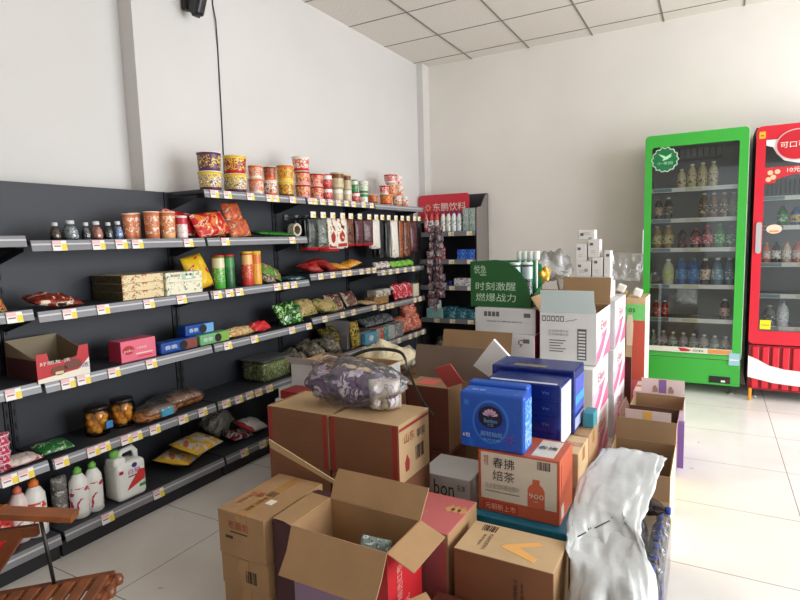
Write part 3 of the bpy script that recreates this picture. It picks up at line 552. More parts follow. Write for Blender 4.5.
pack('snack_pack', -2.52, 2.63, .812, .15, .08, .055, (.5, 0, PI/2), P('flame_print', [(0, (206, 36, 46)), (.56, (226, 70, 60)), (.62, (240, 200, 190))], 16), 'bright red snack pack at the end of the biscuit row', 'snack pack', None, 31)
vg = P('greens_print', [(0, (40, 110, 40)), (.44, (24, 60, 30)), (.52, (120, 190, 80)), (.6, (226, 236, 210))], 26, .2)
e = tag(MB().pillow(.22, .17, .1, vg, seed=3, wr=.8).build('vegetable_snack_bag'), 'glossy green snack bag leaning below the third shelf end', 'snack bag'); e.location = (-2.54, 2.93, .862); e.rotation_euler = (.9, 0, PI/2); settle(e)
bb = P('bread_bag_print', [(0, (176, 150, 96)), (.46, (196, 176, 120)), (.56, (90, 130, 60)), (.62, (150, 110, 70))], 16, .25)
pack('bread_bag', -2.56, 3.13, .862, .19, .15, .1, (.7, 0, PI/2), bb, 'tan bread bag with green print, left of the two', 'bread', 'tan bread bags on the middle shelf', 33)
pack('bread_bag', -2.53, 3.34, .85, .25, .15, .09, (.45, .1, PI/2+.1), bb, 'tan bread bag with green print, right of the two', 'bread', 'tan bread bags on the middle shelf', 34)
dp = P('date_print', [(0, (120, 76, 60)), (.46, (90, 50, 44)), (.56, (206, 190, 170)), (.62, (160, 110, 90))], 18, .3)
pack('snack_bag', -2.58, 3.53, .87, .17, .15, .05, (1.0, .0, PI/2-.1), dp, 'brown snack bag with pale edge leaning back, left of two', 'snack bag', 'brown bags leaning on the middle shelf', 35, M('cream_edge', (206, 190, 160)))
pack('snack_bag', -2.58, 3.74, .875, .15, .14, .05, (1.0, .0, PI/2-.1), dp, 'brown snack bag with pale edge leaning back, right of two', 'snack bag', 'brown bags leaning on the middle shelf', 36, M('cream_edge', (206, 190, 160)))
pack('snack_bag', -2.52, 3.9, .825, .2, .12, .03, (.12, .05, PI/2), P('tan_print', [(0, (200, 176, 130)), (.5, (170, 140, 100)), (.6, (226, 206, 170))], 14), 'flat tan snack bag lying beside the brown ones', 'snack bag', None, 37)
gold = P('gold_box_print', [(0, (160, 116, 60)), (.5, (190, 150, 90)), (.6, (90, 60, 40))], 24, .4, 0); pale_b = P('pale_box_print', [(0, (206, 200, 190)), (.5, (130, 110, 96)), (.6, (226, 220, 210))], 30, .4, 0)
pbox('snack_box', -2.6, -2.5, 4.0, 4.24, .8055, .87, gold, 'golden brown snack box under two pale ones', 'box', 'snack boxes stacked on the middle shelf')
for i in range(2): pbox('snack_box', -2.59, -2.5, 4.03+i*.13, 4.15+i*.13, .8705, .93, pale_b, f'small pale snack box, {["left", "right"][i]} one on the golden box', 'box', 'snack boxes stacked on the middle shelf')
rb = P('red_gift_print', [(0, (196, 36, 56)), (.52, (206, 50, 66)), (.57, (244, 220, 220))], 20, .3)
for i in range(3): pack('snack_bag', -2.52, 4.41+i*.11, .88, .13, .15, .06, (1.3, .1*(i-1), PI/2), rb, f'red and white snack bag, {ORD[i]} of three at the far end', 'snack bag', 'red and white bags at the far end', 40+i)
pbox('snack_box', -2.56, -2.5, 4.72, 4.84, .8055, .93, P('cream_box_print', [(0, (226, 216, 190)), (.6, (226, 216, 190)), (.64, (190, 90, 70))], 30, .4, 0), 'cream snack box at the far end of the middle shelf', 'box')

# level four
pinkc = P('pink_pot_print', [(0, (214, 60, 96)), (.5, (240, 220, 226)), (.56, (206, 50, 90))], 30, .35, 0)
for i in range(4):
    m = MB(); m.lathe([(.03, 0), (.036, .004), (.038, .032), (.041, .034), (.041, .037), (.002, .038)], [pinkc, pinkc, M('pot_rim', (236, 220, 224)), M('pot_rim', (236, 220, 224)), pinkc], 18, (-2.53, 1.105, .4455+i*.0385))
    tag(m.build('jelly_pot', (-2.53, 1.105, .4455+i*.0385)), f'pink and white jelly pot, {["lowest", "second from the bottom", "third from the bottom", "topmost"][i]} of the stack at the left edge', 'pot', 'stacked pink jelly pots')
pack('snack_bag', -2.53, 1.175, .467, .15, .11, .03, (.1, .05, PI/2+.1), P('pale_cake_print', [(0, (226, 214, 206)), (.5, (206, 190, 180)), (.6, (176, 60, 60))], 14), 'pale sachet with red end on the fourth shelf', 'snack bag', None, 50, M('seal_red', (176, 46, 60)))
pack('snack_bag', -2.55, 1.325, .468, .15, .10, .035, (.25, .05, PI/2), P('green_cake_print', [(0, (40, 110, 50)), (.5, (30, 70, 40)), (.57, (190, 206, 180)), (.62, (60, 140, 60))], 24), 'green sachet lying just right of the pale sachet', 'snack bag', None, 51)
for i, (y, x, blue) in enumerate([(1.56, -2.59, True), (1.70, -2.60, False)]):
    o = (x, y, .4405); e = empty('fruit_jar', o, ['glass jar of peaches with a blue label', 'glass jar of peaches without blue label, behind the other'][i], 'jar', 'jars of fruit on the fourth shelf')
    m = MB(); m.lathe([(.045, 0), (.053, .005), (.056, .03), (.061, .08), (.062, .11), (.055, .122), (.05, .126)], [clear('amber_glass', (252, 240, 210), .03)], 22, o); m.build('glass', o, e, o)
    m = MB(); m.lathe([(.052, .124), (.055, .126), (.055, .142), (.052, .144), (.002, .1445)], [M('dark_tin_lid', (52, 46, 44), .35, .6)], 22, o); m.build('lid', o, e, o)
    m = MB()
    for k in range(15):
        a = k*2.4; rr_ = .031 if k % 5 else .005; c = (o[0]+rr_*math.cos(a), o[1]+rr_*math.sin(a), o[2]+.025+.075*(k/14)); m.lathe([(.003, -.02), (.016, -.014), (.0215, 0), (.016, .013), (.003, .018)], [M('peach%d' % (k % 2), [(232, 180, 90), (222, 156, 76)][k % 2], .4)], 12, c)
    m.build('peaches', o, e, o)
    if blue: m = MB(); m.poly([(y+.008, .475), (y+.042, .475), (y+.042, .51), (y+.008, .51)], x+.0555, x+.061, M('label_blue', (60, 130, 190)), 'yz'); m.build('blue_label', o, e, o)
def bun_pack(x, y, z, w, l, h, lab, blue, seed):
    o = (x, y, z); e = empty('bread_pack', o, lab, 'bread', 'packs of rolls on the fourth shelf')
    m = MB(); n = 4
    for k in range(n):
        c = (x, y-l/2+l*(k+.5)/n, z+.01)
        m.lathe([(.004, 0), (w*.42, .004), (w*.5, h*.35), (w*.4, h*.7), (.006, h*.85)], [P('bun_crust', [(0, (150, 92, 46)), (.5, (190, 130, 70)), (.62, (96, 56, 30))], 26, .4, 0)], 14, c)
    m.build('rolls', o, e, o)
    q = MB(); q.pillow(l*1.12, w*1.15, h*1.1, clear('wrap_film', (250, 244, 236), .08, .12, .5, 30, .06), nu=12, nv=8, seed=seed, wr=.35); b = q.build('wrapper', (0, 0, 0)); b.parent = e; b.location = (0, 0, h*.62+.014); b.rotation_euler = (0, 0, PI/2)
    if blue: m = MB(); m.rbox(x+w*.22, x+w*.56, y-.01, y+l*.38, z+h*.3, z+h*.95, M('label_cyan', (70, 160, 196), .4), .006); m.build('label', o, e, o)
    else: m = MB(); m.rbox(x-.03, x+.02, y-.03, y+.04, z+h*1.08, z+h*1.1, M('label_cream', (236, 214, 150), .4), .001); m.build('label', o, e, o)
bun_pack(-2.53, 1.84, .4405, .12, .17, .065, 'pack of rolls with a cyan label lying in front', True, 3)
bun_pack(-2.60, 2.03, .4405, .15, .25, .07, 'longer pack of glazed rolls behind the cyan label pack', False, 8)
o = (-2.60, 2.77, .4405); e = empty('salad_tub', o, 'clear plastic tub of pickled greens at the far end', 'tub'); m = MB(); m.rbox(-2.70, -2.51, 2.64, 2.90, .4415, .555, P('greens_mix', [(0, (150, 150, 70)), (.42, (80, 96, 44)), (.52, (216, 216, 160)), (.6, (120, 160, 80))], 40, .5), .02); m.build('contents', o, e, o)
m = MB(); m.rbox(-2.71, -2.50, 2.63, 2.91, .4405, .575, clear('tub_plastic', (248, 250, 246), .03, .1, .2, 30, .03), .02); m.rbox(-2.715, -2.495, 2.625, 2.915, .5755, .586, clear('tub_lid_film', (246, 248, 244), .05, .1, .3, 30, .1), .004); m.build('tub', o, e, o)
clut = P('film_clutter', [(0, (116, 112, 100)), (.42, (74, 70, 62)), (.53, (160, 152, 132)), (.6, (130, 116, 88))], 14, .4, .4)
for i, (y, z, w_, x) in enumerate([(3.0, .52, .15, -2.56), (3.17, .50, .16, -2.55), (3.345, .51, .15, -2.53)]): pack('film_wrapped_pack', x, y, z, w_, .2, .11, (.3, .1*i, PI/2), clut, f'crumpled clear film pack, {ORD[i]} of three behind the salad tub', 'wrapped pack', 'film packs on the low shelf', 60+i, wr=.45)
yb = P('yellow_black_print', [(0, (206, 176, 60)), (.44, (50, 46, 30)), (.54, (226, 200, 90))], 22, .28, .5)
pack('snack_bag', -2.62, 3.5, .60, .2, .17, .1, (1.0, 0, PI/2), P('olive_print', [(0, (96, 84, 40)), (.46, (50, 46, 30)), (.56, (160, 140, 60))], 22, .3, .5), 'olive and black crinkled bag behind the yellow pouch', 'snack bag', None, 64, wr=.6)
pack('snack_bag', -2.50, 3.68, .59, .11, .22, .05, (1.5, 0, PI/2), yb, 'tall yellow pouch standing before the grey box', 'snack bag', None, 65)
greyc = M('grey_card', (140, 134, 136), .6)
o = (-2.6, 3.72, .4805); e = empty('display_carton', o, 'open grey display carton with raised lid on the low shelf', 'carton'); m = MB(); m.box(-2.70, -2.52, 3.6, 3.95, .4805, .484, greyc); m.box(-2.70, -2.697, 3.6, 3.95, .484, .6, greyc); m.box(-2.523, -2.52, 3.6, 3.95, .484, .585, greyc); m.box(-2.697, -2.523, 3.6, 3.603, .484, .6, greyc); m.box(-2.697, -2.523, 3.947, 3.95, .484, .6, greyc); m.build('tray', o, e, o)
m = MB(); m.poly([(3.58, .59), (3.95, .6), (3.9, .66), (3.56, .72)], -2.70, -2.697, greyc, 'yz'); m.build('lid', o, e, o)
def cloud(m, x0, x1, y0, y1, z0, z1):
    m.poly([((y0+y1)/2+.035*math.cos(a*PI/8)*(1+.2*math.sin(a*2.4)), (z0+z1)/2+.025*math.sin(a*PI/8)*(1+.2*math.sin(a*3))) for a in range(16)], x1, x1+.001, wh2, 'yz')
pbox('sky_blue_box', -2.515, -2.475, 3.8, 3.99, .4805, .575, M('sky_blue_card', (90, 170, 206), .4), 'sky blue box with a white blob standing at the shelf edge', 'box', None, {}, cloud)
for i, (a, b, h, c1, lb) in enumerate([(4.0, 4.08, .13, (176, 150, 130), 'tan slim box'), (4.085, 4.13, .13, (196, 80, 70), 'red slim box'), (4.135, 4.2, .13, (60, 150, 150), 'teal slim box'), (4.205, 4.32, .125, (176, 178, 180), 'silver grey box with dark window'), (4.325, 4.48, .13, (120, 122, 124), 'dark grey box')]):
    pbox('grocery_box', -2.58, -2.49, a, b, .4805, .4805+h, P('gbox%d' % i, [(0, c1), (.52, c1), (.58, (226, 226, 220)), (.63, (50, 50, 54))], 26, .4, 0), lb+' in the row on the low shelf', 'box', 'small boxes on the low shelf')
for i in range(3): pack('grey_pouch', -2.62, 4.05+.16*i, .655, .17, .12, .06, (.5, 0, PI/2), P('silver_pouch', [(0, (110, 114, 118)), (.5, (150, 154, 158)), (.6, (70, 72, 76))], 14, .2, .5), f'silver grey pouch lying behind the slim boxes, {ORD[i]} of three', 'pouch', 'silver pouches on the low shelf', 70+i)
onet = P('net_orange', [(0, (214, 110, 80)), (.45, (190, 80, 60)), (.55, (236, 190, 170))], 40, .4, .5)
for i, (y, z, s_) in enumerate([(4.55, .56, .19), (4.755, .55, .19), (4.65, .70, .19)]): pack('net_bag', -2.54, y, z, s_, .17, .12, (1.0, 0, PI/2), onet, f'orange and pink netted bag, {["near", "far", "upper"][i]} one at the shelf end', 'bag', 'orange netted bags', 74+i, wr=.6)

# base level: detergents, cans, bags
def squeeze(x, y, z, r, h, cap, lab1, label, bodyc=(236, 236, 230), grp='detergent bottles on the bottom shelf'):
    o = (x, y, z); e = empty('detergent_bottle', o, label, 'bottle', grp); bm_ = M('bot_%d%d%d' % bodyc, bodyc, .3)
    m = MB(); m.lathe([(r*.85, 0), (r, .006), (r*1.0, h*.6), (r*.96, h*.72), (r*.6, h*.84), (r*.38, h*.87), (r*.38, h*.88)], [bm_], 20, o); m.build('body', o, e, o)
    m = MB(); m.lathe([(r*1.01, h*.12), (r*1.01, h*.62)], [P('det_%d%d%d' % lab1, [(0, (236, 236, 230)), (.5, (236, 236, 230)), (.53, lab1), (.66, (60, 60, 60))], 16, .35, 0)], 20, o, cap=False); m.build('label', o, e, o)
    m = MB(); m.lathe([(r*.46, h*.87), (r*.46, h*.95), (r*.3, h*.97), (r*.26, h)], [M('cap_%d%d%d' % cap, cap, .35)], 14, o); m.build('cap', o, e, o)
squeeze(-2.52, 1.15, .1205, .036, .24, (214, 110, 90), (206, 90, 80), 'pale bottle with a salmon cap behind the orange capped one', (224, 206, 200))
squeeze(-2.51, 1.21, .1205, .042, .25, (230, 120, 50), (214, 70, 60), 'white bottle with an orange cap and red label')
m = MB(); m.lathe([(.032, 0), (.033, .003), (.033, .14), (.03, .146), (.002, .147)], [P('grey_can_print', [(0, (120, 118, 112)), (.5, (90, 88, 84)), (.56, (190, 188, 180))], 40, .4, 0)], 20, (-2.545, 1.33, .1205)); m.lathe([(.031, .147), (.033, .15), (.033, .2), (.028, .206), (.002, .207)], [P("grey_can_print", [])], 20, (-2.545, 1.33, .1205)); tag(m.build('aerosol_can', (-2.545, 1.33, .1205)), 'tall grey can left of the white detergent bottles', 'can')
squeeze(-2.50, 1.392, .1205, .039, .235, (120, 190, 80), (196, 40, 100), 'slim white detergent bottle with green cap, left one')
squeeze(-2.50, 1.462, .1205, .038, .235, (120, 190, 80), (190, 30, 60), 'slim white detergent bottle with green cap, beside the jug')
o = (-2.50, 1.62, .1205); e = empty('detergent_jug', o, 'large white detergent jug with handle and green cap', 'jug'); jm = M('jug_white', (236, 238, 232), .3)
m = MB(); m.rbox(-2.56, -2.44, 1.545, 1.70, .1205, .305, jm, .022, seg=3); m.rbox(-2.545, -2.455, 1.545, 1.61, .29, .335, jm, .018, seg=3)
m.tube([(-2.50, 1.59, .325), (-2.50, 1.61, .35), (-2.50, 1.665, .355), (-2.50, 1.683, .33), (-2.50, 1.683, .29)], .014, jm, 10); m.build('body', o, e, o)
m = MB(); m.lathe([(.019, 0), (.021, .002), (.021, .03), (.018, .034)], [M('cap_12019080', (120, 190, 80), .35)], 16, (-2.50, 1.572, .336)); m.build('cap', o, e, o)
m = MB(); X = -2.4395; m.poly([(1.59, .17), (1.685, .20), (1.69, .25), (1.66, .255), (1.60, .19)], X, X+.0015, M('pepper_red', (206, 50, 50)), 'yz'); m.text('白猫', '+x', 1.60, 1.665, .245, .27, X, M('magenta', (190, 40, 120))); m.poly([(1.635+.014*math.cos(a*PI/8), .285+.012*math.sin(a*PI/8)) for a in range(16)], X, X+.001, M('print_blue', (50, 50, 140)), 'yz')
m.rect('+x', 1.60, 1.65, .232, .237, X, ink); m.rect('+x', 1.655, 1.69, .165, .18, X, M('leaf', (70, 150, 60))); m.rect('+x', 1.555, 1.575, .26, .275, X, redc); m.build('label', o, e, o)
m = MB(); 
ylw = P('dogfood_print', [(0, (226, 176, 50)), (.48, (206, 200, 190)), (.58, (206, 120, 70))], 7, .25, .3)
pack('pet_food_bag', -2.60, 2.02, .165, .28, .2, .05, (.15, .1, PI/2+.5), ylw, 'yellow and silver bag underneath on the bottom shelf', 'bag', 'yellow and silver bags on the bottom shelf', 80, M('seal_gold', (226, 180, 40)))
pack('pet_food_bag', -2.53, 2.09, .225, .26, .19, .04, (.25, .05, PI/2+.25), ylw, 'yellow and silver bag on top with an orange patch', 'bag', 'yellow and silver bags on the bottom shelf', 81, M('seal_gold', (226, 180, 40)))
m = MB(); m.pillow(.16, .16, .13, clear('poly_bag', (240, 240, 236), .1, .15, .6, 22, .12), seed=6, wr=1.2); o = m.build('clear_plastic_bag', (0, 0, 0)); o.location = (-2.60, 2.30, .19); o.rotation_euler = (.3, .2, 0); settle(o); tag(o, 'crumpled clear plastic bag right of the yellow bags', 'plastic bag')
pack('rice_cracker_bag', -2.56, 2.55, .185, .22, .15, .06, (.35, .2, PI/2+.3), P('white_red_print', [(0, (226, 222, 220)), (.58, (226, 222, 220)), (.64, (190, 40, 60))], 9, .3), 'white bag with a red end on the bottom shelf', 'bag', 'white and red bags on the bottom shelf', 82, M('seal_red', (176, 46, 60)))
pack('rice_cracker_bag', -2.58, 2.45, .15, .18, .13, .04, (.2, .1, PI/2), P('maroon_white_print', [(0, (130, 30, 44)), (.5, (206, 200, 200)), (.6, (90, 60, 60))], 12, .3), 'dark red and white bag underneath the white bag', 'bag', 'white and red bags on the bottom shelf', 83)
pack('red_bag', -2.53, .98, .2, .3, .2, .12, (.9, .1, PI/2), P('scarlet_print', [(0, (196, 40, 36)), (.5, (170, 30, 30)), (.6, (226, 110, 90))], 10, .25, .5), 'scarlet bag on the near end of the bottom shelf', 'bag', None, 84, wr=.6)

# ---------------------------------------------------------------- drinks shelf on the far wall
o = (-2.33, 5.4, 0); e = empty('drinks_shelf', o, 'dark end shelf with bottles against the far wall under the red sign', 'shelf')
y0s, x0s, x1s = 5.235, -2.70, -2.05
m = MB(); m.box(x0s, x1s, 5.575, 5.59, .02, 1.80, dark); m.build('back_panel', o, e, o)
m = MB(); m.poly([(5.575, .0), (5.26, .0), (5.26, 1.64), (5.40, 1.66), (5.50, 1.76), (5.575, 1.80)], x1s-.012, x1s, M('side_grey', (120, 112, 108), .5), 'yz'); m.build('side_panel', o, e, o)
m = MB(); m.poly([(5.575, .0), (5.26, .0), (5.26, 1.5), (5.575, 1.55)], x0s, x0s+.012, dark2, 'yz'); m.build('side_panel', o, e, o)
m = MB(); m.box(x0s+.012, x1s-.012, 5.26, 5.575, 0, .08, dark2); m.build('kick_board', o, e, o)
for zb in (1.365, 1.08, .81, .465, .1):
    so = (-2.33, y0s, zb+.045); m = MB(); m.box(x0s+.013, x1s-.013, y0s+.008, 5.573, zb+.02, zb+.045, dark); sh = m.build('shelf', so, e, o)
    m = MB(); m.poly([(y0s+.006, zb+.047), (y0s, zb+.047), (y0s-.008, zb), (y0s, zb-.002)], x0s+.013, x1s-.013, railm, 'yz'); m.build('price_rail', so, sh, so)
    for tx in (-2.5, -2.32, -2.12):
        m = MB(); m.box(tx-.03, tx+.03, y0s-.012, y0s-.0085, zb+.002, zb+.042, tagw); m.box(tx+.005, tx+.03, y0s-.0128, y0s-.012, zb+.004, zb+.03, tagy); m.build('price_tag', so, sh, so)
for i in range(7):
    c = [((206, 60, 60), (232, 190, 190), (200, 40, 50)), ((210, 90, 90), (236, 226, 220), (200, 40, 50)), ((210, 90, 90), (236, 226, 220), (200, 40, 50)), ((232, 232, 220), (240, 240, 236), (40, 60, 140)), ((232, 232, 220), (236, 236, 220), (40, 60, 140)), ((230, 236, 240), (240, 240, 240), (40, 60, 140)), ((230, 236, 240), (240, 240, 240), (40, 60, 140))][i]
    bottle(-2.63+i*.061+(.01 if i > 2 else 0), 5.30, 1.4105, .029, .2 if i else .19, c[0], c[1], c[2], f'{"pink and red" if i < 3 else "white"} small drink bottle, {ORD[i]} on the far wall shelf', 'bottle', 'bottles on the far wall shelf', print2=(150, 60, 70) if i < 3 else (90, 120, 90), neck=.5)
for i in range(2): pbox('drink_carton', -2.205+i*.07, -2.14+i*.07, 5.265, 5.33, 1.4105, 1.64, P('mint_carton_print', [(0, (150, 170, 160)), (.5, (206, 214, 206)), (.56, (110, 140, 130))], 34, .4, 0), f'tall pale green drink carton, {["left", "right"][i]} one beside the bottles', 'carton', 'tall pale green cartons')
for i in range(3): pbox('red_cigarette_box', -2.56+.0*i, -2.44, 5.26, 5.35, 1.1255+i*.041, 1.1255+(i+1)*.041-.001, P('red_white_band', [(0, (206, 40, 56)), (.52, (236, 220, 220)), (.58, (206, 40, 56))], 24, .4, 0), f'flat red and white box, {["bottom", "middle", "top"][i]} of the small stack', 'box', 'flat red boxes on the far shelf')
for i in range(2):
    for j in range(2): pbox('blue_tissue_box', -2.27+i*.098, -2.178+i*.098, 5.26, 5.35, 1.1255+j*.051, 1.1255+(j+1)*.051-.001, P('blue_band', [(0, (40, 90, 190)), (.55, (120, 170, 230)), (.6, (40, 90, 190))], 24, .4, 0), f'small blue box, {["bottom", "top"][j]} {["left", "right"][i]} of the four', 'box', 'small blue boxes on the far shelf')
for i in range(3):
    m = MB(); m.lathe([(.032, 0), (.033, .004), (.033, .04), (.034, .045), (.002, .047)], [M('navy_tin', (34, 44, 110), .35)], 18, (-2.54+i*.085, 5.29, .8555)); tag(m.build('navy_tin', (-2.54+i*.085, 5.29, .8555)), f'low navy blue tin, {ORD[i]} of three on the far shelf', 'tin', 'navy tins')
pbox('white_carton', -2.31, -2.13, 5.26, 5.36, .8555, .93, P('white_grey_band', [(0, (226, 224, 224)), (.55, (110, 110, 116)), (.6, (230, 230, 230))], 24, .5, 0), 'flat white box with grey print beside the navy tins', 'box')
pbox('teal_box', -2.63, -2.44, 5.25, 5.36, .5105, .61, P('aqua_box', [(0, (150, 206, 200)), (.58, (200, 226, 220)), (.63, (90, 150, 150))], 14, .4, 0), 'pale aqua box on the lowest visible far shelf', 'box')
pbox('teal_box', -2.60, -2.50, 5.26, 5.35, .6105, .69, P('aqua_white', [(0, (214, 226, 222)), (.6, (150, 200, 196)), (.66, (230, 236, 232))], 14, .4, 0), 'small white and aqua box standing on the pale aqua box', 'box')
for i in range(3): pbox('teal_box', -2.42+i*.118, -2.305+i*.118, 5.25, 5.36, .5105, .63-.01*i, P('teal_box_print', [(0, (30, 90, 106)), (.52, (50, 130, 146)), (.6, (150, 200, 206))], 24, .35, 0), f'dark teal box, {ORD[i]} of three on the far shelf', 'box', 'dark teal boxes on the far shelf')
pack('film_wrapped_pack', -2.45, 5.40, .21, .3, .16, .10, (.8, 0, 0), clut, 'crumpled film pack with yellow on the bottom far shelf', 'wrapped pack', None, 92, wr=.6, on=.146)
# red sign
o = (-2.46, 5.45, 1.56); sgn = M('sign_red', (206, 44, 62), .4); e = empty('header_sign', o, 'red rounded sign with white Chinese characters above the far bottles', 'sign')
pts = []
for cx_, cz_, a0 in ((-2.22, 1.775, 0), (-2.81+.03, 1.775, 90)):
    for k in range(6): a = math.radians(a0+k*18); pts.append((cx_+.03*math.cos(a), cz_+.03*math.sin(a)))
pts = [(-2.70, 1.56), (-2.19, 1.56)]+[p for p in pts if True]
pts = [(-2.77, 1.56), (-2.19, 1.56)]+pts[2:8]+[(-2.71+.0, 1.805), (-2.74, 1.805), (-2.765, 1.79), (-2.77, 1.77)]
pts = [(min(a, -2.19), b) for a, b in pts]
m = MB(); m.poly(pts, 5.40, 5.412, sgn, 'xz'); m.build('board', o, e, o)
m = MB(); m.text('东鹏饮料', '-y', -2.60, -2.225, 1.63, 1.715, 5.40, whc); sg2 = M('sign_gold', (226, 170, 130), .4)
for k in range(7): a = k*2*PI/7; m.poly([(-2.66+.012*math.cos(a), 1.67+.012*math.sin(a)), (-2.66+.036*math.cos(a+.3), 1.67+.036*math.sin(a+.3)), (-2.66+.04*math.cos(a), 1.67+.04*math.sin(a)), (-2.66+.02*math.cos(a-.5), 1.67+.02*math.sin(a-.5))], 5.398, 5.40, sg2, 'xz')
m.rect('-y', -2.62, -2.22, 1.572, 1.59, 5.40, M('sign_dark_red', (160, 24, 40))); m.build('lettering', o, e, o)

# ---------------------------------------------------------------- green drinks fridge
GR = M('fridge_green', (58, 168, 58), .3); GRd = M('fridge_green_dark', (40, 130, 46), .35); blk = M('rubber_black', (24, 24, 26), .6); inner = M('fridge_liner', (116, 122, 126), .4); wpl = M('white_plastic', (228, 230, 228), .4)
glass = clear('door_glass', (250, 252, 251), .02, .02)
chrome = M('chrome_wire', (200, 204, 206), .2, metal=.9); greyp = M('grey_plastic', (120, 122, 124), .5)
def rrect(x0, x1, z0, z1, r, n=5):
    p = []
    for cx_, cz_, a0 in ((x1-r, z0+r, -90), (x1-r, z1-r, 0), (x0+r, z1-r, 90), (x0+r, z0+r, 180)):
        for k in range(n+1): a = math.radians(a0+90*k/n); p.append((cx_+r*math.cos(a), cz_+r*math.sin(a)))
    return p
def ring(m, outer, innr, y0, y1, mt):
    n = len(outer); vs = []
    for yy in (y0, y1):
        vs += [(a, yy, b) for a, b in outer]+[(a, yy, b) for a, b in innr]
    fs = []
    for i in range(n):
        j = (i+1) % n; fs += [(i, j, n+j, n+i), (2*n+i, 3*n+i, 3*n+j, 2*n+j), (i, 2*n+i, 2*n+j, j), (n+i, n+j, 3*n+j, 3*n+i)]
    return m.add(vs, fs, mt)
def fridge(x0, x1, yf, label, outc, innerd, shelfz, glz, door=True):
    o = ((x0+x1)/2, (yf+5.58)/2, 0); e = empty('drink_fridge', o, label, 'fridge'); yb = 5.585
    m = MB(); sc = outc['side']
    m.box(x0, x0+.03, yf+.045, yb, .09, 2.12, sc, {'+x': inner}); m.box(x1-.03, x1, yf+.045, yb, .09, 2.12, sc, {'-x': inner}); m.box(x0+.03, x1-.03, yb-.03, yb, .09, 2.12, sc, {'-y': inner})
    m.box(x0+.03, x1-.03, yf+.045, yb-.03, 2.06, 2.12, sc, {'-z': inner}); m.box(x0+.03, x1-.03, yf+.045, yb-.03, .09, .285, sc, {'+z': inner}); m.build('cabinet', o, e, o)
    for z in shelfz:
        so = ((x0+x1)/2, yf+.07, z); m = MB(); m.tube([(x0+.035, yf+.075, z-.008), (x1-.035, yf+.075, z-.008)], .004, chrome, 6); m.tube([(x0+.035, yb-.05, z-.008), (x1-.035, yb-.05, z-.008)], .004, chrome, 6)
        k = x0+.05
        while k < x1-.04: m.tube([(k, yf+.075, z-.004), (k, yb-.05, z-.004)], .0018, chrome, 5); k += .032
        sh = m.build('shelf', so, e, o)
        m = MB(); m.box(x0+.035, x1-.035, yf+.055, yf+.062, z-.022, z+.012, wpl); m.box(x0+.06, x0+.2, yf+.053, yf+.055, z-.018, z+.008, M('strip_blue', (120, 150, 160))); m.box(x0+.3, x0+.42, yf+.053, yf+.055, z-.016, z+.006, M('strip_cream', (206, 206, 170))); m.build('price_strip', so, sh, so)
    for fx in (x0+.06, x1-.06):
        for fy in (yf+.1, yb-.08):
            m = MB(); m.lathe([(.028, 0), (.03, .006), (.012, .014), (.012, .09)], [M('foot_steel', (150, 150, 150), .3, .8)], 14, (fx, fy, 0)); m.build('foot', (fx, fy, 0), e, o)
    return e, o
fx0, fx1, fyf = -.50, .232, 5.13
e, o = fridge(fx0, fx1, fyf, 'tall green drinks fridge with glass door and round bird emblem', {'side': M('fridge_side_green', (70, 150, 70), .4)}, None, [1.694, 1.443, 1.199, .894, .61, .315], None)
m = MB(); oo = rrect(fx0, fx1, .305, 2.135, .03); ii = rrect(fx0+.052, fx1-.062, .335, 2.038, .015); ring(m, oo, ii, fyf, fyf+.04, GR); ring(m, rrect(fx0-.003, fx1+.004, .302, 2.138, .03), oo, fyf+.004, fyf+.03, M('door_edge_white', (206, 214, 206), .4)); d = m.build('door', o, e, o)
m = MB(); m.box(fx0+.045, fx1-.055, fyf+.014, fyf+.018, .33, 2.045, glass); m.build('glass', o, d, o)
m = MB(); m.rbox(fx0-.012, fx0-.0035, fyf-.006, fyf+.03, 1.02, 1.37, M('handle_grey', (206, 206, 204), .4), .003); m.build('handle', o, d, o)
m = MB(); m.box(fx0+.05, fx1-.06, fyf+.002, fyf+.006, .34, .385, M('label_cream_strip', (214, 214, 196), .4)); m.box(.0, .165, fyf+.0005, fyf+.002, .345, .38, M('orange_strip', (206, 140, 70), .4)); m.poly([(-.2, .35), (-.14, .352), (-.12, .365), (-.17, .378), (-.22, .38)], fyf+.0005, fyf+.002, redc, 'xz'); m.text('饮料', '-y', -.11, -.03, .35, .372, fyf+.002, ink)
m.box(.15, .225, fyf-.003, fyf, .26, .36, M('energy_label', (150, 190, 206), .4)); m.box(.155, .22, fyf-.004, fyf-.003, .30, .31, whc); m.build('door_sticker', o, d, o)
m = MB(); n = 72; R1, R2 = .098, .086; c0 = (-.352, 1.935)
m.poly([(c0[0]+(R1+.006*math.cos(14*a*2*PI/n))*math.cos(a*2*PI/n), c0[1]+(R1+.006*math.cos(14*a*2*PI/n))*math.sin(a*2*PI/n)) for a in range(n)], fyf-.004, fyf, M('emblem_white', (206, 232, 206), .4), 'xz')
m.poly([(c0[0]+(R1-.007+.006*math.cos(14*a*2*PI/n))*math.cos(a*2*PI/n), c0[1]+(R1-.007+.006*math.cos(14*a*2*PI/n))*math.sin(a*2*PI/n)) for a in range(n)], fyf-.005, fyf-.004, M('emblem_green', (24, 110, 62), .4), 'xz')
m.poly([(-.402, 1.985), (-.36, 1.968), (-.345, 1.958), (-.30, 1.985), (-.312, 1.965), (-.30, 1.962), (-.33, 1.938), (-.372, 1.925), (-.362, 1.945), (-.385, 1.965)], fyf-.006, fyf-.005, M('bird_mint', (170, 226, 180), .4), 'xz')
m.text('小·茗园', '-y', -.41, -.295, 1.895, 1.918, fyf-.005, M('bird_mint', (0, 0, 0))); m.build('emblem', o, d, o)
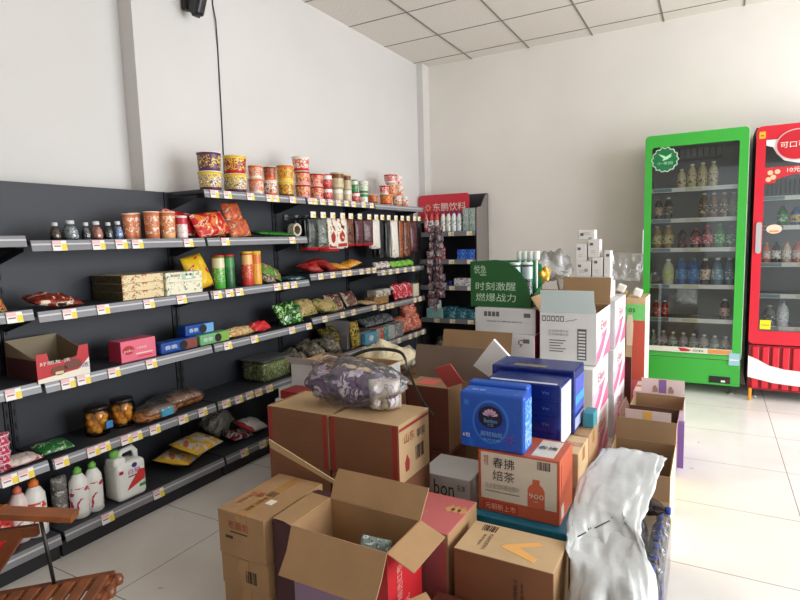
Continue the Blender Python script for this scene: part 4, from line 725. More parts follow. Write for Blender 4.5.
m = MB(); m.rbox(fx0, fx1, fyf+.005, fyf+.045, .085, .297, GR, .006); m.rbox(.015, .165, fyf-.001, fyf+.006, .105, .16, blk, .002); m.box(.10, .13, fyf-.003, fyf-.001, .115, .13, whc); m.text('26°', '-y', .14, .158, .12, .14, fyf-.001, redc); m.build('lower_panel', o, e, o)
m = MB(); m.rbox(-.30, .06, 5.42, 5.52, 1.96, 2.05, M('lamp_housing', (110, 112, 116), .4), .01)
for k in range(7): m.tube([(-.26+.045*k, 5.41, 1.97), (-.26+.045*k, 5.41, 2.04)], .005, M('vent_dark', (60, 60, 62)), 6)
m.build('fan_cover', o, e, o)
B = dict
def row(z, lst, grp, y=5.24, rowname=''):
    for i, (x, r, h, body, lab_, cap, p2, d_) in enumerate(lst):
        bottle(x, y+(.01 if i % 2 else 0), z+.001, r, h, body, lab_, cap, f'{d_}, {ORD[i]}, {rowname} green fridge shelf', 'bottle', grp, print2=p2)
row(1.694, [(-.232, .035, .165, (200, 190, 150), (206, 196, 160), (220, 220, 214), (120, 100, 60), 'cream milk tea bottle'), (-.155, .035, .2, (196, 184, 140), (206, 196, 160), (236, 236, 232), (120, 100, 60), 'cream milk tea bottle'), (-.078, .036, .205, (196, 184, 140), (206, 196, 160), (236, 236, 232), (120, 100, 60), 'cream milk tea bottle'), (-.002, .035, .21, (196, 184, 140), (206, 196, 160), (236, 236, 232), (120, 100, 60), 'cream milk tea bottle')], 'cream milk tea bottles', rowname='top')
row(1.443, [(-.40, .031, .185, (60, 34, 26), (196, 160, 130), (200, 60, 50), (90, 60, 40), 'brown tea bottle with pale label'), (-.325, .033, .19, (50, 34, 30), (60, 60, 56), (190, 190, 180), (180, 160, 130), 'dark tea bottle'), (-.062, .035, .21, (110, 80, 40), (34, 40, 34), (206, 206, 200), (206, 180, 120), 'dark labelled tea bottle'), (.008, .034, .208, (120, 84, 40), (40, 36, 34), (206, 206, 200), (206, 170, 110), 'dark labelled tea bottle'), (.08, .036, .206, (110, 80, 50), (40, 44, 40), (190, 190, 180), (206, 180, 140), 'dark labelled tea bottle'), (.148, .031, .205, (130, 140, 130), (150, 156, 140), (200, 200, 196), (110, 116, 100), 'grey green bottle')], 'tea bottles in the green fridge', rowname='second')
row(1.199, [(-.408, .04, .196, (150, 120, 60), (206, 196, 140), (190, 190, 180), (50, 46, 30), 'yellow labelled tea bottle'), (-.322, .042, .2, (150, 120, 60), (206, 196, 140), (190, 190, 180), (50, 46, 30), 'yellow labelled tea bottle'), (-.215, .034, .17, (44, 20, 24), (60, 24, 34), (40, 30, 30), (150, 40, 50), 'dark cola bottle'), (-.115, .04, .173, (70, 20, 24), (170, 36, 50), (190, 50, 60), (226, 190, 190), 'red labelled bottle'), (-.03, .038, .196, (110, 20, 30), (190, 40, 60), (190, 50, 60), (230, 200, 200), 'red labelled bottle'), (.055, .04, .2, (40, 120, 50), (60, 160, 70), (60, 150, 70), (206, 226, 200), 'green labelled bottle'), (.135, .034, .185, (40, 100, 60), (40, 110, 60), (60, 150, 70), (200, 220, 200), 'dark green bottle')], 'bottles on the third fridge shelf', rowname='third')
row(.894, [(-.315, .045, .222, (206, 206, 170), (190, 206, 120), (230, 230, 226), (230, 226, 190), 'pale yellow green bottle'), (-.215, .042, .228, (30, 80, 150), (40, 110, 170), (40, 130, 150), (120, 170, 206), 'blue water bottle with teal cap'), (-.125, .042, .226, (30, 80, 150), (40, 110, 170), (40, 140, 120), (120, 170, 206), 'blue water bottle with teal cap'), (-.037, .04, .224, (40, 20, 20), (214, 196, 176), (230, 230, 226), (120, 60, 50), 'dark cola bottle with cream label'), (.05, .042, .23, (90, 120, 140), (120, 150, 170), (226, 230, 230), (206, 220, 226), 'clear blue grey bottle'), (.135, .037, .228, (90, 120, 140), (70, 110, 130), (226, 230, 230), (206, 220, 226), 'clear blue grey bottle')], 'bottles on the fourth fridge shelf', rowname='fourth')
row(.61, [(-.40, .03, .15, (170, 40, 40), (190, 60, 60), (230, 230, 226), (226, 200, 190), 'small red bottle'), (-.335, .028, .15, (170, 40, 40), (190, 60, 60), (230, 230, 226), (226, 200, 190), 'small red bottle'), (.112, .037, .175, (80, 50, 46), (196, 176, 166), (230, 226, 220), (110, 60, 56), 'brown bottle with pale label')], 'bottles on the fifth fridge shelf', rowname='fifth')
row(.315, [(-.42+.078*i, .034, .185-.004*i, [(130, 146, 140), (160, 146, 150)][i % 2], [(206, 210, 204), (210, 200, 204)][i % 2], (236, 238, 236), (80, 90, 80), 'small clear drink bottle') for i in range(8)], 'bottles on the lowest fridge shelf', rowname='lowest')
pack('clear_plastic_bag', -.17, 5.26, .80, .16, .14, .03, (PI/2, 0, 0), clear('poly_bag2', (240, 244, 244), .1, .2, .8, 26, .3), 'crumpled clear bag stuck inside the green fridge', 'plastic bag', None, 95, wr=1.0)

# ---------------------------------------------------------------- red cola fridge
RD = M('fridge_red', (206, 32, 50), .3); RDd = M('fridge_red_dark', (150, 20, 36), .35)
rx0, rx1 = .278, 1.02
e, o = fridge(rx0, rx1, 5.12, 'tall red cola fridge at the right picture edge', {'side': M('fridge_side_dark', (38, 30, 30), .5)}, None, [1.585, 1.36, 1.075, .83, .575], None)
yf = 5.12
m = MB(); oo = rrect(rx0, rx1, .45, 2.12, .035); ii = rrect(rx0+.062, rx1-.062, .555, 2.02, .015); ring(m, oo, ii, yf, yf+.04, RD); d = m.build('door', o, e, o)
m = MB(); m.box(rx0+.055, rx1-.055, yf+.014, yf+.018, .55, 2.025, glass); m.build('glass', o, d, o)
m = MB(); m.poly(rrect(.298, .335, 1.16, 1.40, .016), yf-.012, yf, M('handle_silver', (176, 172, 172), .4), 'xz'); m.build('handle', o, d, o)
m = MB(); m.poly([(.342, 2.015), (.90, 2.015), (.90, 1.93), (.74, 1.90), (.64, 1.84), (.55, 1.83), (.46, 1.855), (.41, 1.91), (.385, 1.96), (.342, 1.975)], yf-.002, yf+.012, M('header_white', (226, 222, 220), .4), 'xz')
m.poly([(.535+.135*math.cos(a*PI/24), 1.965+.115*math.sin(a*PI/24)) for a in range(48)], yf-.006, yf-.002, M('disc_rim', (226, 190, 190), .4), 'xz'); m.poly([(.535+.125*math.cos(a*PI/24), 1.965+.107*math.sin(a*PI/24)) for a in range(48)], yf-.009, yf-.006, M('disc_red', (190, 24, 40), .35), 'xz')
m.text('可口可乐', '-y', .43, .645, 1.945, 1.99, yf-.009, whc); m.poly([(.34, 1.81), (.9, 1.81), (.9, 1.755), (.52, 1.75), (.42, 1.72), (.40, 1.69), (.34, 1.69)], yf, yf+.012, M('banner_red', (196, 40, 50), .4), 'xz')
for c in ((.375, 1.77), (.42, 1.775), (.395, 1.735), (.365, 1.72)): m.poly([(c[0]+.018*math.cos(a*PI/8), c[1]+.018*math.sin(a*PI/8)) for a in range(16)], yf-.001, yf, M('flower_cream', (230, 190, 150), .4), 'xz')
m.text('10元', '-y', .48, .56, 1.765, 1.80, yf, whc); m.build('header', o, d, o)
m = MB(); m.box(.295, .335, yf-.002, yf, 2.03, 2.08, M('sticker_orange', (236, 180, 40), .4)); m.box(.305, .325, yf-.003, yf-.002, 2.045, 2.055, redc); m.build('door_sticker', o, d, o); m = MB(); m.box(.35, .42, yf-.002, yf+.012, .57, .64, M('sticker_yellow', (240, 214, 30), .4)); m.box(.36, .41, yf-.003, yf-.002, .60, .605, ink); m.build('door_sticker', o, d, o); m = MB()
m.poly([(.415+.05*math.cos(a*PI/10), 1.345+.035*math.sin(a*PI/10)+.0) for a in range(20)], yf-.002, yf+.012, M('sticker_peach', (232, 200, 176), .4), 'xz'); m.rect('-y', .385, .445, 1.322, 1.335, yf-.002, M('orange_strip', (0, 0, 0))); m.build('door_sticker', o, d, o)
m = MB(); m.rbox(rx0+.005, rx1, yf+.01, yf+.045, .08, .44, RDd, .006)
k = rx0+.03
while k < rx1-.04: m.rbox(k, k+.045, yf-.012, yf+.012, .10, .43, RD, .006); k += .066
m.poly([(rx0+.006, .345), (.36, .315), (.46, .275), (.56, .265), (rx1, .26), (rx1, .135), (.56, .12), (.42, .105), (rx0+.006, .115)], yf-.014, yf-.010, M('wave_white', (240, 238, 236), .4), 'xz') if False else m.poly([(rx0+.003, .355), (.34, .33), (.42, .285), (.52, .262), (.7, .25), (rx1, .25), (rx1, .15), (.6, .14), (.45, .15), (rx0+.003, .185)], yf-.018, yf-.013, M('wave_white', (240, 238, 236), .4), 'xz')
m.build('lower_grille', o, e, o)
m = MB(); 
for k in range(20): m.box(.36+k*.03, .366+k*.03, 5.50, 5.52, 1.62, 1.74, M('vent_dark', (60, 60, 62)))
m.build('rear_vent', o, e, o)
m = MB(); m.rbox(.288, .312, 5.075, 5.10, .02, .12, M('foot_orange', (230, 150, 40), .5), .008); tag(m.build('orange_foot_cap', (.3, 5.09, .02)), 'small orange peg standing at the red fridge corner', 'peg')
bpy.data.objects['orange_foot_cap'].location.z = 0.0
for i, (x, z, r, h, b_, l_, c_, p_, lb) in enumerate([(.475, 1.36, .034, .16, (30, 110, 50), (50, 150, 70), (40, 40, 40), (206, 226, 206), 'green soda bottle behind the peach sticker in the red fridge'), (.56, 1.36, .034, .15, (60, 100, 150), (230, 200, 80), (40, 90, 160), (40, 90, 170), 'blue and yellow soda bottle in the red fridge'),
  (.38, 1.075, .028, .165, (206, 120, 80), (230, 220, 214), (226, 150, 110), (206, 110, 80), 'orange capped bottle, first on the middle red fridge shelf'), (.445, 1.075, .03, .17, (40, 30, 30), (230, 226, 220), (30, 30, 30), (60, 60, 60), 'black capped bottle on the middle red fridge shelf'), (.512, 1.075, .03, .17, (214, 190, 176), (230, 226, 220), (206, 120, 100), (190, 110, 100), 'pale bottle, third on the middle red fridge shelf'), (.578, 1.075, .029, .17, (190, 120, 110), (226, 206, 200), (206, 100, 90), (160, 90, 80), 'pinkish bottle, fourth on the middle red fridge shelf'),
  (.645, 1.075, .029, .17, (200, 190, 180), (226, 216, 210), (150, 150, 146), (120, 110, 100), 'pale bottle, fifth on the middle red fridge shelf'), (.42, .575, .04, .17, (120, 126, 130), (60, 70, 76), (200, 200, 200), (190, 196, 200), 'dark labelled bottle low in the red fridge'), (.505, .575, .04, .205, (206, 214, 220), (230, 234, 236), (120, 140, 190), (150, 180, 200), 'large white bottle low in the red fridge')]):
    bottle(x, 5.235, z+.001, r, h, b_, l_, c_, lb, 'bottle', 'bottles in the red fridge', print2=p_)

# ---------------------------------------------------------------- the heap of cartons
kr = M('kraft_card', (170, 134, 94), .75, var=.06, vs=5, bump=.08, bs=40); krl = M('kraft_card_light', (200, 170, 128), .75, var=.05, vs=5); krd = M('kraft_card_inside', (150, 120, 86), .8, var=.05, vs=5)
krr = M('kraft_card_reddish_shade', (136, 90, 60), .75, var=.06, vs=4); tape = M('brown_tape', (176, 134, 84), .25, spec=.6); inkd = M('carton_ink', (60, 44, 36), .7); inkr = M('carton_red_ink', (160, 52, 44), .7); gcard = M('white_carton', (226, 227, 226), .65, var=.03, vs=4); gcard2 = M('grey_white_carton', (208, 208, 208), .65, var=.03, vs=4)  # krr: reddish card, darkened to carry the shade on carton fronts
def barcode(m, face, u0, u1, v0, v1, w, mt, n=9, vert=True):
    for k in range(n):
        a = u0+(u1-u0)*k/n; b = a+(u1-u0)/n*(.35+.4*((k*7) % 3)/2)
        if vert: m.rect(face, a, b, v0, v1, w, mt)
        else: a = v0+(v1-v0)*k/n; m.rect(face, u0, u1, a, a+(v1-v0)/n*(.35+.4*((k*7) % 3)/2), w, mt)
def carton(name, x0, x1, y0, y1, z0, z1, mat, label, group=None, deco=None, seam='x', tp=True, fm={}, cat='carton', g=.0015):
    x0 += g; x1 -= g; y0 += g; y1 -= g; z0 += .0006
    m = MB(); m.rbox(x0, x1, y0, y1, z0, z1, mat, .0035, fm)
    if tp:
        if seam == 'x': c = (y0+y1)/2; m.box(x0+.004, x1-.004, c-.024, c+.024, z1-.0002, z1+.0008, tape); m.box(x1-.0002, x1+.0008, c-.024, c+.024, z1-.06, z1-.004, tape)
        else: c = (x0+x1)/2; m.box(c-.024, c+.024, y0+.004, y1-.004, z1-.0002, z1+.0008, tape); m.box(c-.024, c+.024, y0-.0008, y0+.0002, z1-.06, z1-.004, tape)
    if deco: deco(m, x0, x1, y0, y1, z0, z1)
    o = m.build(name, ((x0+x1)/2, (y0+y1)/2, z0)); return tag(o, label, cat, group)
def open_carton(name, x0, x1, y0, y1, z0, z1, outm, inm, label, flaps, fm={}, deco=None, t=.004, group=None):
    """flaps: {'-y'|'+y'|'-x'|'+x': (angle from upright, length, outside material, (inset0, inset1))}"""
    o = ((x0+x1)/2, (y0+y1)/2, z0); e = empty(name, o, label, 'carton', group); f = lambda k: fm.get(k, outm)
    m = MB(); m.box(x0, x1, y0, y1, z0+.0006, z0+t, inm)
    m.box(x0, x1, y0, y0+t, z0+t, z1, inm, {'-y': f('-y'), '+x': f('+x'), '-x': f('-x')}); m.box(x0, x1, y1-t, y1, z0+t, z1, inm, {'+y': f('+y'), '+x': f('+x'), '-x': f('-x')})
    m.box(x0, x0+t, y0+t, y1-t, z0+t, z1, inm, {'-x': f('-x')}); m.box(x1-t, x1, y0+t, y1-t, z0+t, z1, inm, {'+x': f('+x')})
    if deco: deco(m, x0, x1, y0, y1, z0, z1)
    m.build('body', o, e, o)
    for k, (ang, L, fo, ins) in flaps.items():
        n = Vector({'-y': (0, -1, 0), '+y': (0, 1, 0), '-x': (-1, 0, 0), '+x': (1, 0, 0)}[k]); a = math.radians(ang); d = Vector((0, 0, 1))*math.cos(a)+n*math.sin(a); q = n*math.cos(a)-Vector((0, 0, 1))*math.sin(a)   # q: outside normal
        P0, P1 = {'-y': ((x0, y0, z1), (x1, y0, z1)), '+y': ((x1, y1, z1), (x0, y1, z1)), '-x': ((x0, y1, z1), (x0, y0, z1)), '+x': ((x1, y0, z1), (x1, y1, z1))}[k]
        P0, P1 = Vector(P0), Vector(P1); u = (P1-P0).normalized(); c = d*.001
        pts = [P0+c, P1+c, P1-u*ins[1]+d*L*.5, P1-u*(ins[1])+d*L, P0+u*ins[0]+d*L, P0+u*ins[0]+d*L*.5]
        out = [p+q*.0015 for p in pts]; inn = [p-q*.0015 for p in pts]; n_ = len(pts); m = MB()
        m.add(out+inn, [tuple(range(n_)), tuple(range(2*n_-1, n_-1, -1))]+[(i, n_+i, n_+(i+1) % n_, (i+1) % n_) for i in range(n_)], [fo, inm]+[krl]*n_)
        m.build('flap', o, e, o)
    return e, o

# front open carton (white-lilac print in front, red side)
lil = M('lilac_print', (150, 124, 150), .6); redp = M('carton_red', (186, 24, 34), .55)
def deco_A(m, x0, x1, y0, y1, z0, z1):
    m.text('红枣桂圆莲子', '-y', x0+.04, x1-.13, z1-.155, z1-.13, y0, M('print_plum', (80, 50, 66), .6)); m.rect('-y', x0+.06, x1-.19, z1-.18, z1-.172, y0, M('print_plum', (0, 0, 0)))
    m.rect('-y', x1-.055, x1-.001, z0+.01, z1-.002, y0, redp)
    m.rect('-y', x1-.16, x1-.07, z0+.02, z1-.19, y0, M('food_brown', (120, 70, 50), .6))
    m.text('精选红枣', '+x', y0+.05, y0+.085, z1-.19, z1-.07, x1, M('print_rose', (226, 150, 140), .6), turn=3); m.text('核桃乳', '+x', y0+.10, y0+.13, z1-.30, z1-.20, x1, M('print_rose', (0, 0, 0)), turn=3)
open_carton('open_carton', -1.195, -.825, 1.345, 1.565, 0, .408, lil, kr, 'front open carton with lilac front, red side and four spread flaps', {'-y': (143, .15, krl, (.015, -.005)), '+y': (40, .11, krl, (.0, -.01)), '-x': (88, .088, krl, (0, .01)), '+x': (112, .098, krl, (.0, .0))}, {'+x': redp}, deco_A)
pack('silver_sachet', -.90, 1.40, .385, .1, .05, .012, (.9, .3, .6), P('silver_green_print', [(0, (110, 124, 116)), (.5, (70, 86, 80)), (.56, (170, 180, 176))], 40, .3), 'small grey green sachet poking up inside the front open carton', 'sachet', None, 97)
# brown cartons left of it
def deco_B(m, x0, x1, y0, y1, z0, z1):
    m.text('福', '+z', x0+.055, x0+.085, y0+.13, y0+.165, z1, inkr); m.text('百年老店', '+z', x0+.03, x0+.05, y0+.06, y0+.16, z1, inkr, turn=1); barcode(m, '+z', x0+.09, x0+.13, y0+.15, y0+.19, z1, inkd, 6); m.rect('+z', x0+.13, x0+.15, y0+.05, y0+.2, z1, inkd) if False else None
    m.text('手提礼盒装', '+z', x0+.10, x0+.12, y0+.03, y0+.14, z1, inkd, turn=1); m.rect('+z', x0+.135, x0+.165, y0+.1, y0+.135, z1+.0008, whc)
    m.text('老面包', '-y', x0+.05, x0+.15, z1-.06, z1-.03, y0, inkr); m.rect('-y', x0+.06, x0+.14, z1-.075, z1-.071, y0, inkd); m.rect('-y', x0+.035, x0+.07, z1-.1, z1-.09, y0, inkd)
def deco_B2(m, x0, x1, y0, y1, z0, z1): barcode(m, '-y', x0+.12, x0+.17, z0+.03, z0+.075, y0, inkd, 6)
carton('brown_carton', -1.53, -1.305, 1.33, 1.665, .236, .402, kr, 'brown carton with red seal print, top of the stack at the front left', 'brown cartons at the front left', deco_B, 'y')
carton('brown_carton', -1.53, -1.305, 1.335, 1.665, .118, .235, kr, 'brown carton in the middle of the stack at the front left', 'brown cartons at the front left', deco_B2, 'y')
carton('brown_carton', -1.535, -1.305, 1.345, 1.665, 0, .117, kr, 'brown carton at the floor under the front left stack', 'brown cartons at the front left', None, 'y')
carton('purple_carton', -1.298, -1.20, 1.36, 1.62, 0, .40, M('maroon_carton', (74, 40, 46), .6), 'narrow dark maroon carton squeezed beside the front open carton', None, None, 'y', False)
m = MB(); m.T = Matrix.Translation((0, 0, 0)); m.poly([(-1.585, .535), (-1.58, .50), (-1.26, .405), (-1.245, .417)], 1.672, 1.677, krl, 'xz'); m.poly([(-1.58, .52), (-1.575, .46), (-1.30, .404), (-1.25, .412)], 1.6775, 1.6825, krr, 'xz'); tag(m.build('cardboard_strip', (-1.4, 1.677, .403)), 'thin slanting strip of torn cardboard standing behind the front left stack', 'cardboard')
# two large brown cartons side by side (and the two under them)
def deco_C(m, x0, x1, y0, y1, z0, z1):
    for a in (x0+.004, x1-.03): m.rect('-y', a, a+.022, z0+.004, z1-.004, y0, inkr)
    for k in range(9): m.rect('-y', x0+.045, x1-.05, z1-.05-.023*k, z1-.046-.023*k, y0, M('carton_faint', (130, 92, 60), .75))
    m.rect('+z', x0+.01, x0+.016, y0+.02, y1-.02, z1, M('carton_faint', (0, 0, 0)))
    if x1 > -1.2:
        m.rect('+x', y0+.003, y1-.003, z1-.028, z1-.016, x1, inkr)
        m.text('山东', '+x', y0+.04, y0+.13, z1-.09, z1-.05, x1, inkr); m.text('苹果', '+x', y0+.15, y0+.23, z1-.10, z1-.06, x1, inkd); barcode(m, '+x', y0+.14, y0+.22, z1-.19, z1-.13, x1, inkd, 7); m.poly([(y0+.05, z1-.21), (y0+.08, z1-.21), (y0+.085, z1-.17), (y0+.065, z1-.14), (y0+.045, z1-.17)], x1, x1+.001, inkr, 'yz')
for i, (a, b) in enumerate(((-1.765, -1.418), (-1.412, -1.068))):
    carton('large_brown_carton', a, b, 1.86, 2.135, .353, .605, krr, f'large brown carton with red stripes, {["left", "right"][i]} one under the plastic bag', 'large brown cartons with red stripes', deco_C, 'y', False, {'+z': krl, '+x': krl})  # lit top and right side paler; front darker by print and painted shade
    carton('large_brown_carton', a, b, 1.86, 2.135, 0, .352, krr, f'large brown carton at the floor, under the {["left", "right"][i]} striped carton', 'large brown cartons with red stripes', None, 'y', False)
m = MB()
for p in range(2): m.poly([(-1.09, 1.79), (-.99, 1.85), (-1.0, 1.87), (-1.10, 1.81)], .3552+p*.02, .372+p*.02, [whc, krl][p])
# plastic bag with purple packs on the big cartons
pc = P('purple_pack_print', [(0, (126, 84, 150)), (.42, (84, 54, 104)), (.50, (206, 186, 222)), (.55, (244, 240, 246)), (.63, (104, 70, 130))], 6.5, .3, .3, (1, 1, 2.0), 2)
o = (-1.38, 2.03, .6065); e = empty('plastic_bag', o, 'clear plastic bag full of purple packs lying on the large brown cartons', 'plastic bag')
m = MB()
for i in range(5):
    m.T = Matrix.Translation((-1.555+i*.083, 2.02+.012*(i % 2), .70-.004*i*i/3)) @ Euler((.05*i, -.42+.1*i, .2*i-.3)).to_matrix().to_4x4() @ Matrix.Rotation(PI/2, 4, 'X'); m.pillow(.14, .145, .12, [pc, P('purple_dark_print', [(0, (84, 54, 104)), (.5, (56, 38, 72)), (.6, (190, 166, 206))], 14, .3), P('cream_lav_print', [(0, (236, 230, 222)), (.52, (170, 150, 190)), (.58, (226, 220, 190))], 9, .3)][(0, 1, 0, 1, 2)[i]], seed=i, wr=.5, nu=10, nv=10)
m.T = Matrix.Identity(4); m.build('purple_packs', o, e, o)
bm = bmesh.new(); bmesh.ops.create_icosphere(bm, subdivisions=5, radius=1)
for v in bm.verts:
    c = v.co.copy(); k = noise.noise(c*2.2)+.5*noise.noise(c*5.5+Vector((3, 1, 2)))+.25*noise.noise(c*12); s_ = 1+.14*k
    sgx = abs(c.x)**1.0
    v.co = Vector((c.x*.246*s_, c.y*.132*s_, (c.z*.104*s_)*(1-.25*max(0, c.x))+(.0)))
    v.co.z = max(v.co.z, -.104+.012*noise.noise(c*4))
m = MB(); m.add([tuple(v.co+Vector((-1.365, 2.0, .7245))) for v in bm.verts], [tuple(l.index for l in f.verts) for f in bm.faces], clear('bag_film', (254, 253, 255), .05, .24, .9, 7, .05), True); bm.free()
m.tube([(-1.60, 2.0, .78), (-1.57, 2.0, .80), (-1.5, 1.99, .83), (-1.46, 2.0, .82)], .008, clear('bag_film', ()), 6); m.build('film', o, e, o)
# plastic packing strap arching from behind the bag
m = MB(); pts = [(-1.62, 2.17, .50), (-1.58, 2.17, .72), (-1.5, 2.18, .79), (-1.40, 2.185, .83), (-1.30, 2.19, .838), (-1.225, 2.19, .822), (-1.19, 2.18, .75), (-1.155, 2.165, .69), (-1.115, 2.155, .63), (-1.07, 2.15, .58), (-1.055, 2.15, .56)]
sm = []
for i in range(len(pts)-1):
    for k in range(4):
        t = k/4; p = [Vector(pts[max(i-1, 0)]), Vector(pts[i]), Vector(pts[i+1]), Vector(pts[min(i+2, len(pts)-1)])]
        sm.append(.5*((2*p[1])+(-p[0]+p[2])*t+(2*p[0]-5*p[1]+4*p[2]-p[3])*t*t+(-p[0]+3*p[1]-3*p[2]+p[3])*t**3))
m.tube(sm, .008, M('strap_green_black', (46, 52, 48), .4), 6, (.0015, .009)); tag(m.build('packing_strap', (-1.3, 2.25, .3)), 'dark packing strap arching beside the bag of purple packs', 'strap')
# things behind the large brown cartons
def deco_W(m, x0, x1, y0, y1, z0, z1): m.text('KAZIMI FRESH', '+z', x0+.03, x0+.27, y0+.27, y0+.3, z1, inkd) if False else m.text('鲜果 · 东方', '-y', x0+.02, x0+.22, z1-.03, z1-.01, y0, inkd)
carton('large_carton_stack', -2.10, -1.52, 2.40, 2.74, 0, .50, krr, 'brown carton standing on the floor behind the large striped cartons', None, None, 'x', False)
open_carton('white_tray_carton', -2.09, -1.54, 2.42, 2.72, .5006, .655, gcard, kr, 'white and brown open tray carton behind the bag of purple packs', {'-y': (48, .075, M('tray_white', (222, 224, 222), .6), (.0, .30)), '+x': (70, .06, kr, (0, 0))}, {'-x': gcard}, lambda m, x0, x1, y0, y1, z0, z1: m.rect('-y', x0, x0+.2, z0, z1, y0, gcard))
pack('yellow_film_pack', -1.72, 2.57, .60, .3, .22, .1, (.2, .1, .1), P('cream_film_print', [(0, (214, 196, 150)), (.5, (226, 214, 180)), (.58, (150, 120, 80))], 9, .3, .5), 'cream film pack lying in the tray carton behind the bag', 'wrapped pack', None, 98, wr=.7, on=.505)
carton('grey_carton', -2.20, -2.105, 2.42, 2.66, 0, .50, gcard, 'narrow grey white carton between the shelves and the brown cartons', None, lambda m, x0, x1, y0, y1, z0, z1: m.text('nx', '-y', x0+.03, x0+.08, z1-.12, z1-.08, y0, M('cyan_ink', (60, 140, 170))), 'y', False)
pbox('red_box', -2.03, -1.83, 2.25, 2.38, .5012, .545, M('gift_red', (150, 30, 34), .45), 'flat dark red box lying beside the plastic bag', 'box', None, {}, lambda m, x0, x1, y0, y1, z0, z1: m.rect('-y', x0+.1, x0+.12, z0, z1, y0, M('gift_dark', (90, 20, 26))))
carton('grey_carton', -2.06, -1.80, 2.235, 2.395, 0, .50, gcard2, 'grey white carton standing under the flat dark red box', None, None, 'x', False)
for i, (x, y, z, s_) in enumerate([(-2.0, 2.95, .52, .34), (-1.75, 3.05, .54, .3), (-2.1, 3.3, .52, .34)]): 
    pass
carton('brown_carton', -2.28, -1.66, 2.80, 3.14, 0, .42, kr, 'brown carton on the floor before the low shelves', 'cartons in the aisle by the shelves', None, 'x')
pack('film_wrapped_pack', -2.16, 2.97, .49, .30, .26, .14, (0, .08, .2), clut, 'large crumpled film pack on the aisle carton, near one', 'wrapped pack', 'film packs on the aisle cartons', 101, wr=.4, on=.4212)
pack('cream_bag', -1.80, 3.0, .56, .34, .26, .12, (.15, .1, -.2), P('cream_bag_print', [(0, (226, 214, 180)), (.55, (206, 190, 150)), (.62, (236, 230, 214))], 8, .35, .6), 'cream bag heaped on the aisle carton, behind the tray', 'bag', None, 102, wr=.8, on=.50)
carton('brown_carton', -2.28, -1.72, 3.2, 3.6, 0, .40, kr, 'brown carton on the floor in the aisle behind the first', 'cartons in the aisle by the shelves', None, 'x')
pack('cream_bag', -1.95, 3.35, .47, .4, .3, .13, (.1, 0, .3), P('white_bag_print', [(0, (206, 204, 198)), (.5, (150, 148, 140)), (.6, (226, 224, 220))], 9, .3, .6), 'white crumpled bag heaped on the far aisle carton', 'bag', None, 103, wr=.8, on=.401)
# maroon carton with red lid flap, big open carton behind it, foam sheet
mar = M('maroon_brown_carton', (110, 60, 46), .6)
def deco_E(m, x0, x1, y0, y1, z0, z1): m.rect('+z', x0+.05, x0+.15, y0+.03, y0+.14, z1, M('lid_red', (206, 92, 84), .5)); m.rect('-y', x0+.008, x0+.014, z0+.02, z1-.01, y0, M('maroon_line', (80, 36, 30), .6))
carton('maroon_carton', -1.38, -1.13, 2.48, 2.66, .26, .595, mar, 'maroon brown carton with red patches on top, right of the strap', None, deco_E, 'x', False, {'+x': kr, '+z': krd})
carton('maroon_carton', -1.39, -1.12, 2.47, 2.67, 0, .259, mar, 'maroon brown carton at the floor under the red patched one', None, None, 'x', False)
m = MB(); m.T = Matrix.Translation((-1.115, 2.455, .612)) @ Euler((.45, 0, .1)).to_matrix().to_4x4() @ Matrix.Rotation(-.42, 4, 'Y'); m.rbox(-.01, .09, -.002, .002, .0, .125, M('lid_red', (0, 0, 0)), .001); tag(m.build('red_card', (-1.125, 2.46, .612)), 'red printed card flap sticking up from the maroon carton', 'card')
gbf = M('grey_brown_card', (118, 98, 84), .75, var=.05, vs=5)
open_carton('open_carton', -1.47, -1.02, 2.80, 3.12, 0, .55, kr, krd, 'open carton with tall raised flaps behind the maroon carton', {'-y': (-18, .19, gbf, (-.03, -.0)), '+y': (14, .23, kr, (.0, .0))}, {}, lambda m, *a: None)
m = MB(); m.poly([(-1.10, .66), (-.985, .81), (-.875, .70), (-.93, .62), (-1.0, .60)], 2.742, 2.765, M('white_foam', (232, 232, 230), .7), 'xz'); tag(m.build('foam_sheet', (-.98, 2.755, .60)), 'white foam sheet poking out between open carton and blue tissue packs', 'foam')
carton('brown_carton', -1.0, -.6, 2.775, 2.98, 0, .60, kr, 'brown carton under the foam sheet, hidden behind the tissue packs', None, None, 'x', False)
# white ribbon carton, pink carton
def deco_P(m, x0, x1, y0, y1, z0, z1): m.text('bon', '-y', x1-.178, x1-.078, z1-.095, z1-.022, y0, ink); m.text('东本', '-y', x1-.062, x1-.022, z1-.06, z1-.028, y0, ink)
carton('white_printed_carton', -1.16, -.905, 2.20, 2.44, 0.0, .270, gcard, 'white carton with black lettering and a wavy lid under the maroon carton', None, deco_P, 'x', False)
tp_ = P('pink_top_print', [(0, (206, 110, 110)), (.55, (206, 110, 110)), (.62, (220, 150, 130))], 5, .5, 0)
def deco_Q(m, x0, x1, y0, y1, z0, z1):
    m.text('美味', '+z', x0+.03, x0+.11, y0+.06, y0+.12, z1, whc); m.text('花生牛奶', '+z', x0+.12, x0+.15, y0+.03, y0+.13, z1, M('print_rose', (0, 0, 0)), turn=1)
    for k in range(3): a = x1-.07+.025*k; m.poly([(a-.02, y1-.1), (a, y1-.12), (a+.02, y1-.1), (a, y1-.06)], z1, z1+.001, M('peanut_tan', (206, 160, 100), .6))
    m.poly([(x0+.13, y0+.02), (x1-.005, y0+.005), (x1-.02, y0+.06), (x0+.16, y0+.09)], z1, z1+.0012, kr) if False else None
    m.rect('-y', x0+.01, x1-.01, z0+.05, z1-.03, y0, M('pink_top_dull', (190, 96, 96), .6))
carton('pink_carton', -1.055, -.765, 1.655, 1.93, 0, .325, kr, 'pink topped carton with peanut picture between open carton and tea carton', None, deco_Q, 'x', False, {'+z': tp_})
